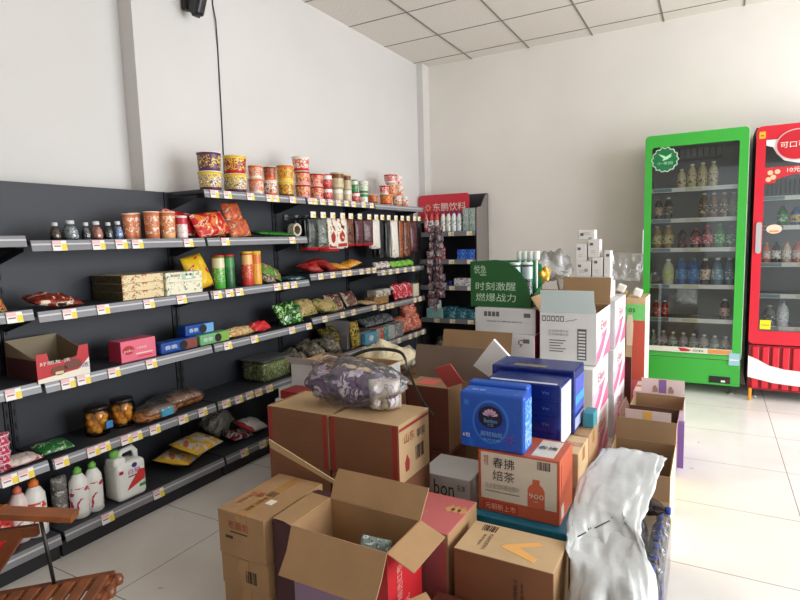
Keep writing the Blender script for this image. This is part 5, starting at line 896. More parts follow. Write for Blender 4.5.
m = MB(); m.T = Matrix.Translation((-.735, 1.35, .225)) @ Euler((0, .42, -.5)).to_matrix().to_4x4(); m.rbox(-.06, .18, -.075, .075, -.002, .002, kr, .001); tag(m.build('cardboard_flap', (-.7, 1.35, .2)), 'loose brown cardboard flap at the right foot of the front open carton', 'cardboard')
carton('dark_carton', -.80, -.46, 1.27, 1.635, 0, .125, mar, 'dark low carton on the floor under the loose flap', None, None, 'x', False)
# carton with the orange arrow
yel_a = M('arrow_orange', (232, 176, 100), .6)
def deco_O(m, x0, x1, y0, y1, z0, z1):
    m.poly([(x1-.20, y0+.075), (x1-.185, y0+.095), (x1-.09, y0+.155), (x1-.07, y0+.14), (x1-.14, y0+.095), (x1-.065, y0+.055), (x1-.075, y0+.03)], z1, z1+.001, yel_a)
    barcode(m, '+z', x0+.045, x0+.10, y1-.055, y1-.015, z1, inkd, 8); m.text('本品由优质原料', '+z', x0+.085, x0+.10, y0+.03, y1-.07, z1, inkd, turn=1); m.text('营养直饮', '+z', x0+.065, x0+.075, y0+.05, y1-.08, z1, inkd, turn=1)
    m.text('大柚柚橙汁', '-y', x0+.21, x0+.225, z1-.16, z1-.05, y0, inkd, turn=1); m.text('净含量', '-y', x0+.235, x0+.245, z1-.12, z1-.06, y0, inkd, turn=1)
carton('arrow_carton', -.742, -.398, 1.64, 1.85, 0, .295, kr, 'brown carton with orange arrow on its pale top, right front', None, deco_O, 'x', False, {'+z': krl, '-y': krr})  # shade on the front painted in as darker card, lit top as paler
# tea carton on its teal tray
teal = M('teal_plastic', (20, 110, 136), .4)
org = M('tea_orange', (190, 90, 60), .55); tw = M('tea_white', (214, 206, 190), .55)
carton('brown_carton', -.79, -.43, 2.0, 2.24, 0, .205, kr, 'brown carton on the floor under the teal tray', None, None, 'x', False)
o = (-.61, 2.11, .2056); m = MB()
m.box(-.79, -.435, 1.985, 2.24, .2056, .2106, teal); m.rbox(-.80, -.425, 1.975, 2.25, .2106, .2495, teal, .005); tag(m.build('teal_tray', o), 'shallow teal tray under the orange tea carton', 'tray')
def deco_M(m, x0, x1, y0, y1, z0, z1):
    m.rect('-y', x0+.012, x1-.012, z0+.055, z1-.008, y0, tw); k = M('tea_black', (40, 34, 32), .6)
    m.text('春拂', '-y', x0+.062, x0+.15, z1-.066, z1-.024, y0-.0012, k); m.text('焙茶', '-y', x0+.062, x0+.15, z1-.118, z1-.076, y0-.0012, k); m.text('茶里', '-y', x0+.025, x0+.045, z1-.06, z1-.02, y0-.0012, inkr, turn=0)
    m.text('乌龙茶饮料精选原叶', '-y', x0+.03, x0+.17, z1-.155, z1-.132, y0-.0012, M('tea_grey', (150, 140, 126), .6)); m.rect('-y', x0+.03, x0+.17, z1-.168, z1-.163, y0-.0012, M('tea_grey', (0, 0, 0)))
    bx = x0+.235; bo = M('bottle_picture', (200, 100, 70), .6)
    m.poly([(bx-.033, z0+.056), (bx+.033, z0+.056), (bx+.033, z0+.125), (bx+.026, z0+.14), (bx+.014, z0+.15), (bx+.013, z0+.168), (bx-.013, z0+.168), (bx-.014, z0+.15), (bx-.026, z0+.14), (bx-.033, z0+.125)], y0-.0022, y0-.0012, bo, 'xz')
    m.text('900', '-y', bx-.028, bx+.03, z0+.092, z0+.112, y0-.0022, tw); m.text('mL', '-y', bx-.008, bx+.01, z0+.078, z0+.086, y0-.0022, tw)
    barcode(m, '-y', x1-.085, x1-.035, z1-.045, z1-.012, y0-.0012, M('bar_brown', (90, 70, 62), .6), 9)
    m.rect('-y', x0+.02, x0+.165, z0+.008, z0+.046, y0, M('tea_red', (186, 62, 44), .55)); m.text('元朝新上市', '-y', x0+.03, x0+.155, z0+.014, z0+.04, y0-.0012, M('tea_pale', (232, 180, 150), .6))
    m.rect('+z', x1-.115, x1-.03, y0+.02, y1-.02, z1, tw); m.text('春拂', '+z', x1-.11, x1-.035, y0+.09, y0+.13, z1+.0012, k)
    m.rect('+x', y0+.02, y0+.022, z0+.12, z1-.02, x1, inkr); m.rect('+x', y0+.02, y0+.06, z0+.02, z0+.07, x1, tw)
carton('tea_carton', -.795, -.467, 2.015, 2.235, .25, .505, org, 'orange and cream tea carton with big black characters and a bottle picture', None, deco_M, 'x', False)
# brown cartons right behind the tea carton
for i, (a, b) in enumerate(((2.26, 2.48), (2.49, 2.71))):
    for j in range(3): carton('brown_carton', -.80, -.45, a, b, j*.15, (j+1)*.15-.001, kr if (i+j) % 2 else krl, f'brown carton, {["lowest", "middle", "top"][j]} of the {["near", "far"][i]} column right behind the tea carton', 'brown cartons behind the tea carton', None, 'x', True)
# tissue packs
tb1 = P('tissue_blue', [(0, (26, 86, 190)), (.56, (30, 100, 206)), (.63, (70, 110, 206))], 5, .22, .15, (1, 1, 1), 1.2); tbd = P('tissue_navy', [(0, (18, 34, 110)), (.55, (24, 44, 130)), (.63, (36, 60, 150))], 6, .22, .15); tlb = M('tissue_light_blue', (120, 176, 230), .3)
def deco_T(m, x0, x1, y0, y1, z0, z1):
    cx_ = x0+.13; cz_ = z1-.095
    m.poly([(cx_+.075*math.cos(a*PI/20), cz_-.02+.088*math.sin(a*PI/20)) for a in range(40)], y0-.0008, y0, M('halo_blue', (50, 120, 206), .25), 'xz'); m.poly([(cx_+.066*math.cos(a*PI/20), cz_-.02+.078*math.sin(a*PI/20)) for a in range(40)], y0-.0012, y0-.0008, M('inner_blue', (26, 70, 170), .25), 'xz')
    m.poly([(cx_+.05*math.cos(a*PI/16), cz_+.045*math.sin(a*PI/16)) for a in range(32)], y0-.0016, y0-.0012, M('medallion_navy', (20, 22, 54), .3), 'xz')
    for k in range(6): a = math.radians(25+26*k); m.poly([(cx_+.006*math.cos(a), cz_+.0+.006*math.sin(a)), (cx_+.03*math.cos(a-.2), cz_+.03*math.sin(a-.2)), (cx_+.034*math.cos(a), cz_+.034*math.sin(a)), (cx_+.03*math.cos(a+.2), cz_+.03*math.sin(a+.2))], y0-.002, y0-.0016, M('medallion_pink', (206, 170, 200), .4), 'xz')
    m.text('Bamboo', '-y', cx_-.025, cx_+.03, cz_-.022, cz_-.006, y0-.0018, tlb); m.text('之恋', '-y', cx_-.012, cx_+.014, cz_-.036, cz_-.025, y0-.0018, tlb)
    m.text('超韧抽纸', '-y', cx_-.04, cx_+.05, cz_-.078, cz_-.058, y0-.0012, tlb); m.text('天然无香', '-y', cx_-.03, cx_+.04, cz_-.096, cz_-.086, y0-.0012, tlb); m.text('6包', '-y', x0+.014, x0+.045, z0+.045, z0+.062, y0-.0002, whc)
    m.poly([(x0+.03+.012*math.cos(a*PI/8), z1-.045+.012*math.sin(a*PI/8)) for a in range(16)], y0-.0008, y0, M('halo_blue', (0, 0, 0)), 'xz')
    for k in range(7): a = 2*PI*k/7; m.poly([(x1-.06+.008*math.cos(a-.4), z0+.055+.008*math.sin(a-.4)), (x1-.06+.03*math.cos(a), z0+.055+.03*math.sin(a)), (x1-.06+.008*math.cos(a+.4), z0+.055+.008*math.sin(a+.4))], y0-.001, y0, M('flower_violet', (96, 60, 160), .3), 'xz')
    m.rect('+x', y0+.01, y1-.01, z0+.02, z1-.02, x1, P('tissue_side_print', [(0, (70, 140, 226)), (.5, (150, 196, 240)), (.6, (40, 110, 206))], 30, .25, 0)); m.text('抽纸', '+z', x0+.04, x0+.1, y0+.02, y0+.05, z1, tlb)
def tissue(x0, x1, y0, y1, z0, z1, mt, label, deco=None, r=.012, n='tissue_pack'):
    m = MB(); m.rbox(x0, x1, y0, y1, z0+.0006, z1, mt, r, {}, 3)
    if deco: deco(m, x0, x1, y0, y1, z0, z1)
    return tag(m.build(n, ((x0+x1)/2, (y0+y1)/2, z0+.0006)), label, 'tissue pack', 'tissue packs')
tissue(-.868, -.602, 2.01, 2.115, .507, .738, tb1, 'bright blue tissue pack with a dark round medallion on the tea carton', deco_T)
tissue(-.875, -.62, 2.12, 2.18, .507, .75, tb1, 'bright blue tissue pack right behind the medallion pack')
def deco_H(m, x0, x1, y0, y1, z0, z1):
    for k in range(1, 4): m.rect('-y', x0, x1-.002, z0+(z1-z0)*k/4-.001, z0+(z1-z0)*k/4+.001, y0, M('seam_navy', (10, 20, 70), .3))
    for k in range(4):
        for a in (x0+.07, x1-.08): m.text('Vm', '-y', a, a+.03, z0+(z1-z0)*(k+.4)/4, z0+(z1-z0)*(k+.6)/4, y0, M('tissue_faint', (110, 130, 200), .4))
    m.rect('+x', y0+.004, y1-.004, z0+.012, z1-.012, x1, M('tissue_side_white', (214, 222, 236), .35)); m.rect('+z', x0+.02, x1-.02, y0+.01, y0+.03, z1, M('tissue_top_white', (200, 210, 230), .35))
tissue(-.86, -.527, 2.28, 2.47, .4505, .722, tbd, 'navy multi-layer tissue bundle with a white end, behind the bright blue packs', deco_H, .008, 'tissue_bundle')
def deco_H2(m, x0, x1, y0, y1, z0, z1):
    m.rect('+x', y0+.01, y1-.01, z0+.09, z1-.04, x1, M('end_violet', (70, 90, 190), .35)); m.rect('+x', y0+.01, y1-.01, z0+.13, z0+.17, x1+.0012, M('end_cyan', (60, 160, 220), .35)); m.rect('+x', y0+.01, y1-.01, z0+.02, z0+.07, x1, M('end_pale', (170, 180, 220), .35)); m.rect('+z', x0+.1, x0+.25, y0+.02, y0+.06, z1, M('top_gold', (130, 120, 90), .4))
tissue(-.90, -.513, 2.48, 2.69, .4505, .742, tbd, 'navy tissue bundle with violet and cyan end panel, rear one', deco_H2, .008, 'tissue_bundle')
pbox('teal_box', -.50, -.452, 2.60, 2.70, .4505, .52, M('teal_box_mat', (60, 140, 150), .5), 'small teal box end showing beside the rear navy bundle', 'box')

# white cartons with pink swirls on their ends, stacked in two depth rows
swp = M('swirl_pink', (222, 110, 150), .45); swl = M('swirl_pale', (240, 190, 206), .45); endw = M('end_white', (236, 230, 232), .5); prt = M('print_grey', (96, 96, 98), .6)
def deco_J(m, x0, x1, y0, y1, z0, z1, front=True):
    L = y1-y0; H = z1-z0
    m.rect('+x', y0+.004, y1-.004, z0+.004, z1-.004, x1, endw)
    def sw(f0, f1, mt, e): m.poly([(y0+.004+(L-.008)*a, z0+.004+(H-.008)*b) for a, b in f0+f1[::-1]], x1+e, x1+e+.0008, mt, 'yz')
    sw([(0, .02), (.18, .2), (.35, .4), (.5, .62)], [(0, .52), (.1, .5), (.22, .5), (.5, .62)], swl, .0014)
    sw([(0, .0), (.25, .08), (.5, .25), (.8, .6)], [(0, .2), (.2, .3), (.45, .48), (.8, .6)], swp, .0022)
    sw([(.3, 0), (1, 0), (1, .06), (.6, .1)], [(.3, 0), (.5, .14), (.8, .3), (.99, .42)], swl, .0018) if False else sw([(.45, 0), (.75, 0), (1, 0), (1, .1)], [(.45, .02), (.7, .2), (.85, .3), (1, .4)], swp, .0018)
    m.text('Elen', '+x', y0+L*.3, y0+L*.72, z0+H*.62, z0+H*.80, x1+.0014, M('script_pink', (190, 90, 110), .5)); m.text('柔韧', '+x', y0+L*.35, y0+L*.65, z0+H*.48, z0+H*.55, x1+.0014, M('script_pink', (0, 0, 0)))
    if front:
        for k in range(5): m.rect('-y', x0+.014+.026*k, x0+.034+.026*k, z1-.052, z1-.02, y0, prt); m.rect('-y', x0+.018+.026*k, x0+.030+.026*k, z1-.047, z1-.026, y0-.0012, gcard)
        for k in range(2): m.text('生活用纸面巾纸', '-y', x0+.05, x0+.165, z1-.115-.02*k, z1-.10-.02*k, y0, M('print_faint', (150, 148, 148), .6))
        for k in range(5): m.rect('-y', x0+.055, x0+.15-.015*(k % 3), z1-.165-.016*k, z1-.160-.016*k, y0, prt)
        m.rect('-y', x0+.215, x0+.265, z1-.27, z1-.09, y0, prt)
        for k in range(9): m.rect('-y', x0+.221, x0+.259, z1-.262+.0185*k, z1-.252+.0185*k, y0-.0012, gcard)
        m.tube([(x0+.15, y0-.001, z1-.05), (x0+.175, y0-.001, z1-.042), (x0+.185, y0-.001, z1-.046), (x0+.21, y0-.001, z1-.034)], .0012, prt, 4)
gJ = 'white cartons with pink swirl ends'
o3 = open_carton('open_white_carton', -.868, -.55, 3.22, 3.70, .6006, .90, gcard, krd, 'open white carton with black print panel, top front of the pink swirl stack', {'-y': (12, .135, M('flap_pale', (206, 222, 222), .6), (.01, .01)), '+y': (10, .17, krd, (0, .02)), '-x': (32, .1, krl, (0, 0))}, {}, lambda m, *a: deco_J(m, *a), group=gJ)
carton('white_carton', -.872, -.548, 3.13, 3.64, .3006, .600, gcard, 'white carton with pink swirl end, second row down under the open one', gJ, deco_J, 'x', False)
carton('white_carton', -.868, -.546, 3.15, 3.66, 0, .300, gcard, 'white carton with pink swirl end, at the floor under the front column', gJ, deco_J, 'x', False)
for j in range(3): carton('white_carton', -.855, -.525, 3.74+(.02 if j != 1 else -.02), 4.24, j*.3+.0006, (j+1)*.3-.0005+(.012 if j == 2 else 0), gcard2, f'white carton with pink swirl end, {["lowest", "middle", "topmost"][j]} of the rear column', gJ, lambda m, *a: deco_J(m, *a, front=False), 'x', False)
# cartons under the green display
def deco_I(m, x0, x1, y0, y1, z0, z1):
    for k in range(4): m.rect('-y', x0+.06+.026*k, x0+.08+.026*k, z1-.05, z1-.02, y0, prt)
    m.text('电脑计算机耗材', '-y', x0+.08, x0+.3, z1-.085, z1-.075, y0, prt) if z1 > .8 else m.text('ç', '-y', x1-.1, x1-.07, z1-.075, z1-.03, y0, prt)
    m.rect('-y', x1-.07, x1-.03, z1-.05, z1-.025, y0, prt)
    m.rect('+x', y0+.004, y1-.004, z0+.004, z1-.004, x1, M('carton_end_red', (150, 40, 60), .5))
carton('white_carton', -1.285, -.90, 3.24, 3.62, .7556, .908, gcard2, 'flat white carton right under the green display', 'flat white cartons', deco_I, 'x', False)
carton('white_carton', -1.26, -.90, 3.22, 3.62, .6006, .755, gcard2, 'flat white carton, second under the green display', 'flat white cartons', deco_I, 'x', False)
carton('white_carton', -1.27, -.90, 3.24, 3.62, .3006, .600, gcard2, 'white carton, third under the green display', 'flat white cartons', None, 'x', False)
carton('white_carton', -1.27, -.90, 3.24, 3.62, 0, .300, gcard2, 'white carton at the floor under the green display', 'flat white cartons', None, 'x', False)
# green counter display
dg = M('display_green', (30, 92, 44), .5); dgl = M('display_green_light', (20, 140, 96), .5); mint = M('display_mint', (190, 220, 190), .5)
o = (-1.14, 3.40, .909); e = empty('counter_display', o, 'dark green cardboard display with white Chinese slogan and curved edge', 'display'); zb = .909
cur = [(-1.33, zb), (-.944, zb), (-.944, zb+.04)]+[(-1.17+.226*math.cos(math.radians(a)), zb+.04+.255*math.sin(math.radians(a))) for a in range(10, 91, 8)]+[(-1.33, zb+.285)]
m = MB(); m.poly(cur, 3.29, 3.294, dg, 'xz')
mt = mint
m.text('悦急', '-y', -1.305, -1.225, zb+.21, zb+.262, 3.29, mt); m.text('时刻激醒', '-y', -1.295, -1.035, zb+.105, zb+.157, 3.29, mt); m.text('燃爆战力', '-y', -1.295, -1.035, zb+.035, zb+.087, 3.29, mt)
m.rect('-y', -1.265, -1.225, zb+.198, zb+.203, 3.29, mt); m.build('front_panel', o, e, o)
m = MB(); m.poly([(3.294, zb), (3.56, zb), (3.56, zb+.13), (3.294, zb+.05)], -.948, -.944, dg, 'yz', None); m.rect('+x', 3.36, 3.40, zb+.01, zb+.03, -.944, mt); m.rect('+x', 3.42, 3.46, zb+.02, zb+.05, -.944, mt); m.build('side_panel', o, e, o); m = MB(); m.poly([(3.294, zb), (3.56, zb), (3.56, zb+.28), (3.294, zb+.28)], -1.33, -1.326, dgl, 'yz'); m.build('side_panel', o, e, o)
m = MB(); m.poly([(-1.33, zb), (-.948, zb), (-.948, zb+.25), (-1.0, zb+.28), (-1.33, zb+.28)], 3.556, 3.56, dgl, 'xz'); m.box(-1.33, -.948, 3.294, 3.556, zb, zb+.004, dgl); m.build('back_panel', o, e, o)
m = MB(); m.box(-1.15, -1.02, 3.455, 3.459, zb+.004, zb+.26, dgl); m.box(-1.22, -1.218, 3.3, 3.55, zb+.004, zb+.26, dgl); m.build('divider', o, e, o)
for i, x in enumerate((-1.06, -.995)): can(x, 3.36+.04*i, zb+.005, .032, .27, ((214, 224, 218), (30, 34, 32), (176, 190, 190)), f'dark can with grey label in the green display, {["left", "right"][i]} one', 'can', 'dark cans in the green display', 'drink_can')
for i in range(4): 
    m = MB(); m.lathe([(.016, 0), (.021, .01), (.022, .05), (.02, .055)], [M('cup_white', (226, 232, 224), .5)], 12, (-1.07+.036*i, 3.49, zb+.285), wob=.06); m.lathe([(.006, -.28), (.008, 0)], [M('cup_white', (0, 0, 0))], 8, (-1.07+.036*i, 3.49, zb+.285)); o_ = tag(m.build('white_tube', (-1.07+.036*i, 3.49, zb+.005)), f'white frilled tube standing in the green display, {ORD[i]} of four', 'tube', 'white tubes in the green display')
# goods behind: film bag with golden lump, medicine boxes
carton('brown_carton', -1.2, -.88, 3.68, 4.0, 0, .96, kr, 'tall brown carton behind the green display', None, None, 'x', False)
m = MB(); m.pillow(.3, .2, .16, clear('poly_bag3', (246, 246, 246), .05, .2, .5, 18, .2), seed=11, wr=1.0); ob = m.build('clear_plastic_bag', (0, 0, 0)); ob.location = (-.96, 3.83, 1.055); ob.rotation_euler = (.2, .2, .1); settle(ob, .9605); tag(ob, 'crumpled clear plastic bag in front of the white medicine boxes', 'plastic bag')
m = MB(); m.pillow(.13, .1, .08, M('gold_foil', (206, 160, 60), .3, .4, bump=.4), seed=4, wr=.8); ob = m.build('golden_lump', (0, 0, 0)); ob.location = (-.97, 3.60, 1.09); ob.rotation_euler = (.8, 0, 0); tag(ob, 'small golden foil pack on the clear bag behind the green display', 'foil pack')
mw = M('medicine_white', (214, 212, 208), .55); 
def deco_med(m, x0, x1, y0, y1, z0, z1):
    m.rect('-y', x0+.014, x0+.034, z1-.04, z1-.022, y0, prt)
    if x1-x0 > .08: m.rect('-y', x1-.04, x1-.02, z1-.07, z1-.05, y0, M('print_faint', (0, 0, 0)))
    for k in range(2): m.rect('-y', x0+.02, x1-.03, z0+.03+.012*k, z0+.033+.012*k, y0, M('print_faint', (0, 0, 0)))
gm_ = 'white medicine boxes'
carton('medicine_box', -.80, -.575, 3.86, 4.1, .913, 1.06, mw, 'wide white box lying under the stacked medicine boxes', gm_, lambda m, x0, x1, y0, y1, z0, z1: (m.rect('-y', x1-.07, x1-.02, z1-.06, z1-.04, y0, M('print_blue', (50, 50, 140))),), 'x', False)
for x0_, x1_, z0_, z1_, y0_, lb in [(-.80, -.70, 1.0605, 1.165, 3.87, 'low left white medicine box'), (-.695, -.625, 1.0605, 1.19, 3.87, 'low middle white medicine box'), (-.805, -.73, 1.1655, 1.28, 3.88, 'second white medicine box on the left'), (-.725, -.645, 1.1905, 1.31, 3.88, 'middle white medicine box of the tower'), (-.79, -.68, 1.3105, 1.375, 3.89, 'topmost white medicine box lying flat'), (-.62, -.575, 1.0605, 1.235, 3.87, 'tall right white medicine box')]:
    carton('medicine_box', x0_, x1_, y0_, y0_+.09, z0_, z1_, mw, lb+' above the open white carton', gm_, deco_med, 'x', False)
m = MB(); m.pillow(.2, .2, .1, clear('poly_bag4', (246, 246, 246), .02, .2, .5, 14, .05), seed=13, wr=.8); ob = m.build('clear_plastic_bag', (0, 0, 0)); ob.location = (-.50, 4.05, 1.12); ob.rotation_euler = (1.2, .1, .1); tag(ob, 'thin clear bag hanging right of the medicine boxes', 'plastic bag')
# green and orange juice carton behind, with white caps
def deco_G(m, x0, x1, y0, y1, z0, z1):
    m.rect('-y', x0+.003, x1-.003, z1-.17, z1-.05, y0, M('juice_green', (110, 200, 110), .5)); m.text('os', '-y', x0+.02, x0+.065, z1-.11, z1-.08, y0-.0012, ink); m.rect('-y', x0+.05, x1-.003, z0+.25, z1-.17, y0, M('juice_red', (190, 80, 60), .5))
    m.poly([(x0+.01, z1-.36), (x0+.05, z1-.36), (x0+.055, z1-.2), (x0+.045, z1-.13), (x0+.015, z1-.13), (x0+.005, z1-.2)], y0-.003, y0-.0015, M('juice_bottle', (226, 206, 180), .5), 'xz'); m.rect('-y', x0+.05, x1-.003, z0+.02, z0+.25, y0, M('juice_pink', (214, 100, 110), .5)); m.rect('-y', x0+.003, x0+.045, z0+.02, z0+.42, y0, M('juice_dark', (80, 26, 34), .5))
carton('juice_carton', -.545, -.405, 4.40, 4.72, 0, .87, krl, 'tall carton with green panel, orange bottle picture and pale end', None, deco_G, 'y', False, {'+x': M('juice_side', (226, 230, 214), .5)})
for i, x in enumerate((-.67, -.59, -.475)):
    zz = .8706 if x > -.55 else .9006; m = MB(); m.T = Matrix.Translation((x, 4.43, zz+.008)) @ Matrix.Rotation(.35, 4, 'Y'); m.rbox(-.03, .03, -.03, .03, 0, .06, M('cap_ivory', (232, 228, 220), .5), .012, {}, 3); tag(m.build('rounded_tub', (x, 4.43, zz)), f'small white rounded tub standing on the rear cartons, {ORD[i]} of three', 'tub', 'small white tubs on the rear cartons')
carton('brown_carton', -.87, -.57, 4.40, 4.72, 0, .90, kr, 'brown carton left of the tall juice carton', None, None, 'x', True)

# open cartons in a row beside the aisle on the right
wpr = M('white_print_card', (206, 190, 186), .6); pur = M('purple_print', (130, 96, 150), .55); yl = M('yellow_print', (220, 176, 90), .55); han = M('hand_brown', (150, 124, 104), .6)
def hand(m, cx_, y, z, s, mt): m.poly([(cx_-.018*s, z), (cx_+.016*s, z), (cx_+.02*s, z+.018*s), (cx_+.012*s, z+.035*s), (cx_+.004*s, z+.05*s), (cx_-.006*s, z+.052*s), (cx_-.016*s, z+.035*s)], y-.003, y-.002, mt, 'xz')
def flapart(name, x0, x1, y, z0, z1, band, label):
    m = MB(); m.box(x0, x1, y, y+.004, z0, z1, krl, {'-y': wpr}); c = (x0+x1)/2; m.rect('-y', c-.024, c+.022, z0+.008, z1-.004, y, band); hand(m, c-.045, y+.001, z0+.012, .9, han); hand(m, c+.05, y+.001, z0+.012, .9, han)
    return m
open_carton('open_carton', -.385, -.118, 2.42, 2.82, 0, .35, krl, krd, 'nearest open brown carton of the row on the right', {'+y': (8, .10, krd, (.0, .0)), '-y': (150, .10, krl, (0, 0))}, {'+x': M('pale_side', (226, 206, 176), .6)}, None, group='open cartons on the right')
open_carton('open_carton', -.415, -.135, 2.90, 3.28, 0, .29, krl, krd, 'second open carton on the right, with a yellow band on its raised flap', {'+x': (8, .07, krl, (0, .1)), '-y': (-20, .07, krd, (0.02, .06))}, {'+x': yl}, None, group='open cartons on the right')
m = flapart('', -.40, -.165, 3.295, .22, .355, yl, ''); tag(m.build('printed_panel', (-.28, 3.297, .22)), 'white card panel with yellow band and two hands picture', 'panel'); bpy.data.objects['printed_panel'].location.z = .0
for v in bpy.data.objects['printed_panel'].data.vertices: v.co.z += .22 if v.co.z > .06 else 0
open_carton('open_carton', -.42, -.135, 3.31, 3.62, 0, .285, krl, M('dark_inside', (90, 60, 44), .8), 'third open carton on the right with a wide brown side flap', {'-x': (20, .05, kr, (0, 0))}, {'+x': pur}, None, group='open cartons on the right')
def deco_T4(m, x0, x1, y0, y1, z0, z1): m.rect('+x', y0+.02, y0+.16, z0, z1, x1, pur)
open_carton('open_carton', -.42, -.12, 3.66, 3.98, 0, .27, wpr, krd, 'farthest open carton on the right, white with purple band', {}, {}, deco_T4, group='open cartons on the right')
e_ = [q for q in bpy.data.objects if q.get('label', '').startswith('farthest open carton')][0]
m = flapart('', -.385, -.125, 3.984, .272, .375, pur, ''); m.build('flap', (-.27, 3.82, 0), e_, (-.27, 3.82, 0))
m = MB(); m.box(-.135, -.104, 3.43, 3.47, 0, .265, pur); tag(m.build('purple_strip', (-.12, 3.45, 0)), 'upright purple card strip standing on the floor beside the third open carton', 'card strip')
carton('white_carton', -.44, -.15, 4.02, 4.3, 0, .27, wpr, 'low white carton behind the row of open cartons', None, None, 'x', True)

# big white plastic bag draped in front of the open cartons
ax = [(-.262, 1.72, .004, .13, .085), (-.252, 1.72, .10, .136, .10), (-.245, 1.73, .20, .135, .11), (-.262, 1.80, .30, .128, .10), (-.292, 1.90, .335, .121, .085), (-.30, 2.0, .365, .126, .07), (-.285, 2.1, .40, .126, .06), (-.268, 2.2, .435, .124, .045), (-.246, 2.3, .475, .118, .022)]
bagm = M('bag_white_film', (206, 210, 210), .33, bump=.5, bs=11, var=.08, vs=6)
seg = 72; rings = []
N = 34
for i in range(N+1):
    t = i/N*(len(ax)-1); k = min(int(t), len(ax)-2); f_ = t-k; a, b = ax[k], ax[k+1]; q = [a[j]*(1-f_)+b[j]*f_ for j in range(5)]
    rg = []
    for s_ in range(seg):
        th = 2*PI*s_/seg; cx_, sx_ = math.cos(th), math.sin(th)
        nn = noise.noise(Vector((cx_*2.1+i*.09, sx_*2.1, i*.16)))*.14+noise.noise(Vector((cx_*4.5, sx_*4.5, i*.38)))*.12+abs(noise.noise(Vector((cx_*2.4+7, sx_*2.4, i*.17))))*.34-.10-.26*abs(noise.noise(Vector((cx_*1.7+i*.16, sx_*2.6-i*.12, 4.0))))
        r1 = q[3]*(1+nn*(.55 if abs(cx_) > .75 else 1)); r2 = q[4]*(1+nn*1.6)
        tilt = .0 if i < 10 else .5*min(1, (i-10)/8)
        rg.append((q[0]+r1*cx_, q[1]+r2*sx_*math.cos(tilt), max(.002, q[2]-r2*sx_*math.sin(tilt)*-1)))
    rings.append(rg)
vs = [p for r in rings for p in r]; fs = [(i*seg+s_, i*seg+(s_+1) % seg, (i+1)*seg+(s_+1) % seg, (i+1)*seg+s_) for i in range(N) for s_ in range(seg)]+[tuple(range(seg))[::-1], tuple(range(N*seg, (N+1)*seg))]
o = (-.26, 1.75, .002); e = empty('white_plastic_bag', o, 'big white crumpled plastic bag standing in front of the open cartons', 'plastic bag')
m = MB(); m.add(vs, fs, bagm, True); m.build('sack', o, e, o)
from mathutils.bvhtree import BVHTree
bvh = BVHTree.FromPolygons([Vector(v) for v in vs], fs)
def on_bag(st, org, u, v, mt, nm):
    pts_, f_ = text_geo(st); dd = Vector((0, 1, -.35)).normalized(); out = []
    for a, b in pts_:
        p = Vector(org)+Vector(u)*a+Vector(v)*b; h = bvh.ray_cast(p-dd*.4, dd)
        if h[0] is None: return
        out.append(tuple(h[0]-dd*.0025))
    q = MB(); q.add(out, f_, mt); q.build(nm, o, e, o)
bk_ = M('bag_print_black', (40, 40, 42), .5)
on_bag('千克', (-.362, 1.62, .25), (.035, 0, .03), (-.014, 0, .02), bk_, 'printed_mark')
on_bag('— ·· —— ·', (-.37, 1.8, .335), (.10, 0, .075), (-.006, 0, .009), bk_, 'printed_mark')
# shrink-wrapped cola bottles behind the bag, one bottle lying on them
o = (-.2, 2.15, 0); cola = (30, 16, 16)
for i in range(3):
    for j in range(6):
        x, y = -.295+i*.075, 1.93+j*.075
        if y > 2.37: continue
        if x < -.2 and y < 1.9: continue
        bottle(x, y, .001, .034, .235, cola, (30, 60, 150), (20, 60, 160), f'cola bottle in the shrink wrap, row {["one", "two", "three", "four", "five", "six"][j]} from the front, {["left", "middle", "right"][i]}', 'bottle', 'shrink wrapped cola bottles', 'cola_bottle', print2=(200, 40, 60))
m = MB(); m.rbox(-.337, -.105, 1.888, 2.345, .0008, .245, clear('shrink_film', (244, 246, 250), .04, .1, .7, 16, .05), .03, {}, 3); tag(m.build('shrink_wrap', (-.22, 2.11, .0008)), 'clear shrink film around the pack of cola bottles', 'shrink wrap')
bt = bottle(0, 0, 0, .036, .22, cola, (30, 60, 150), (20, 60, 160), 'single cola bottle lying across the shrink wrapped pack', 'bottle', None, 'cola_bottle', print2=(200, 40, 60)); bt.location = (-.325, 2.27, .288); bt.rotation_euler = (0, PI/2+.03, -.05)

# ---------------------------------------------------------------- wooden recliner at the lower left
wd = M('varnished_bamboo', (118, 64, 34), .35, var=.25, vs=9); wdl = M('varnished_bamboo_light', (140, 80, 42), .35, var=.2, vs=12)
P0 = Vector((-1.40, .852, .44)); ex = Vector((-.80, -.60, 0)).normalized(); ey = Vector((.6, -.8, 0)).normalized(); ez = Vector((0, 0, 1))
def cp(a, b, c): return P0+ex*a+ey*b+ez*c
o = tuple(cp(.3, .25, 0)*1)[:2]+(0,); e = empty('wooden_recliner', o, 'slatted wooden recliner chair at the lower left picture corner', 'chair')
def wbar(m, a, b, w, h, mt):
    a, b = Vector(a), Vector(b); d = (b-a).normalized(); s_ = d.cross(ez).normalized() if abs(d.z) < .95 else d.cross(ex).normalized(); u = s_.cross(d)
    vs = []
    for p in (a, b):
        for q in ((-1, -.7), (-.7, -1), (.7, -1), (1, -.7), (1, .7), (.7, 1), (-.7, 1), (-1, .7)): vs.append(tuple(p+s_*q[0]*w/2+u*q[1]*h/2))
    m.add(vs, [tuple(range(8))[::-1], tuple(range(8, 16))]+[(i, (i+1) % 8, 8+(i+1) % 8, 8+i) for i in range(8)], mt)
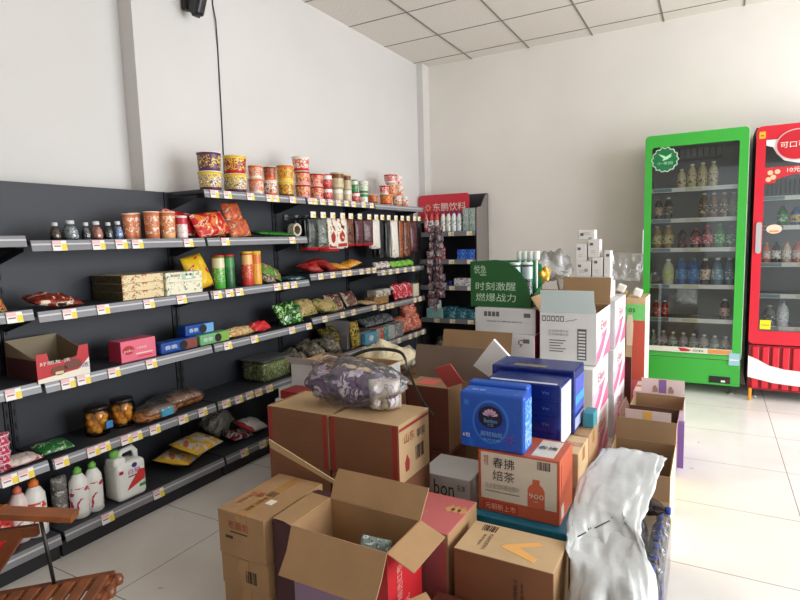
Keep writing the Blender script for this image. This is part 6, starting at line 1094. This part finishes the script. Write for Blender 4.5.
m = MB(); wbar(m, cp(-.0, 0, .008), cp(.62, 0, -.05), .028, .034, wd); wbar(m, cp(0, .52, .008), cp(.62, .52, -.05), .028, .034, wd); wbar(m, cp(0, 0, .004), cp(0, .52, .004), .026, .03, wd); wbar(m, cp(.62, 0, -.05), cp(.62, .52, -.05), .026, .03, wd); m.build('seat_frame', o, e, o)
for k in range(14):
    m = MB(); a = .022+k*.043; wbar(m, cp(a, .012, .022-.094*a), cp(a, .508, .022-.094*a), .030, .012, wdl); m.build('slat', o, e, o)
for b in (0, .52):
    m = MB(); wbar(m, cp(.05, b, 0), cp(-.02, b, -.44), .03, .03, wd); m.build('leg', o, e, o)
    m = MB(); wbar(m, cp(.55, b, -.04), cp(.60, b, -.44), .03, .03, wd); m.build('leg', o, e, o)
    m = MB(); wbar(m, cp(.34, b, .0), cp(.22, b-.0, .17), .022, .03, wd); wbar(m, cp(.18, b, .165), cp(.48, b, .15), .02, .03, wd); m.build('arm_support', o, e, o)
    m = MB(); wbar(m, cp(.085, b, .195), cp(.26, b, .22), .05, .022, wdl); wbar(m, cp(.26, b, .225), cp(.56, b, .205), .05, .022, wdl); m.build('armrest', o, e, o)
    m = MB(); m.tube([cp(.17, b+.004, .21), cp(.15, b+.004, .0)], .005, M('rod_black', (30, 28, 28), .4), 8); m.build('rod', o, e, o)
m = MB()
for q in range(4): m.lathe([(.004, 0), (.014, .004), (.016, .016), (.012, .026), (.003, .03)], [wd], 12, tuple(cp(-.012+.02*(q % 2), .01+.028*q, -.006)))
m.build('end_knobs', o, e, o)
m = MB(); wbar(m, cp(.62, 0, -.05), cp(.86, 0, .45), .028, .03, wd); wbar(m, cp(.62, .52, -.05), cp(.86, .52, .45), .028, .03, wd); wbar(m, cp(.86, 0, .45), cp(.86, .52, .45), .026, .03, wd)
for k in range(9): t = .08+k*.1; wbar(m, cp(.62+.24*t, .01, -.05+.5*t), cp(.62+.24*t, .51, -.05+.5*t), .012, .03, wdl)
m.build('backrest', o, e, o)

# ---------------------------------------------------------------- camera and cable on the left wall
o = (XL+.006, 2.42, 2.72); e = empty('wall_camera', o, 'small black camera fixed high on the left wall', 'camera'); bk = M('camera_black', (18, 18, 20), .35)
m = MB(); m.rbox(XL+.007, XL+.05, 2.40, 2.45, 2.73, 2.81, bk, .012, {}, 3); m.build('bracket', o, e, o)
m = MB(); m.T = Matrix.Translation((XL+.11, 2.43, 2.72)) @ Matrix.Rotation(.4, 4, 'Y'); m.rbox(-.045, .04, -.032, .032, -.03, .09, bk, .02, {}, 3); m.lathe([(.022, -.04), (.026, -.034), (.026, -.026)], [M('lens_glass', (60, 64, 70), .1)], 18); m.build('housing', o, e, o)
m = MB(); m.tube([(XL+.004, 2.655, ZC-.01), (XL+.004, 2.655, 2.85), (XL+.012, 2.665, 2.75), (XL+.004, 2.675, 2.6), (XL+.005, 2.672, 2.3), (XL+.004, 2.668, 1.9), (XL+.004, 2.665, 1.4)], .004, M('cable_dark', (46, 46, 48), .5), 8); tag(m.build('cable', (XL+.004, 2.66, 1.4)), 'thin dark cable running down the left wall', 'cable')

for ob_ in list(bpy.data.objects):
    if ob_.parent is None and ob_.type in ('MESH', 'EMPTY') and -2.75 < ob_.location.x < -2.44 and 3.99 < ob_.location.y < 4.87:
        k_ = ob_.name.split('.')[0]
        if k_ in ('candy_bag', 'snack_box', 'snack_bag', 'grocery_box', 'grey_pouch', 'net_bag'):
            z_ = ob_.location.z; ob_.location.z -= .03 if z_ > 1.05 else .015 if z_ > .79 else .025
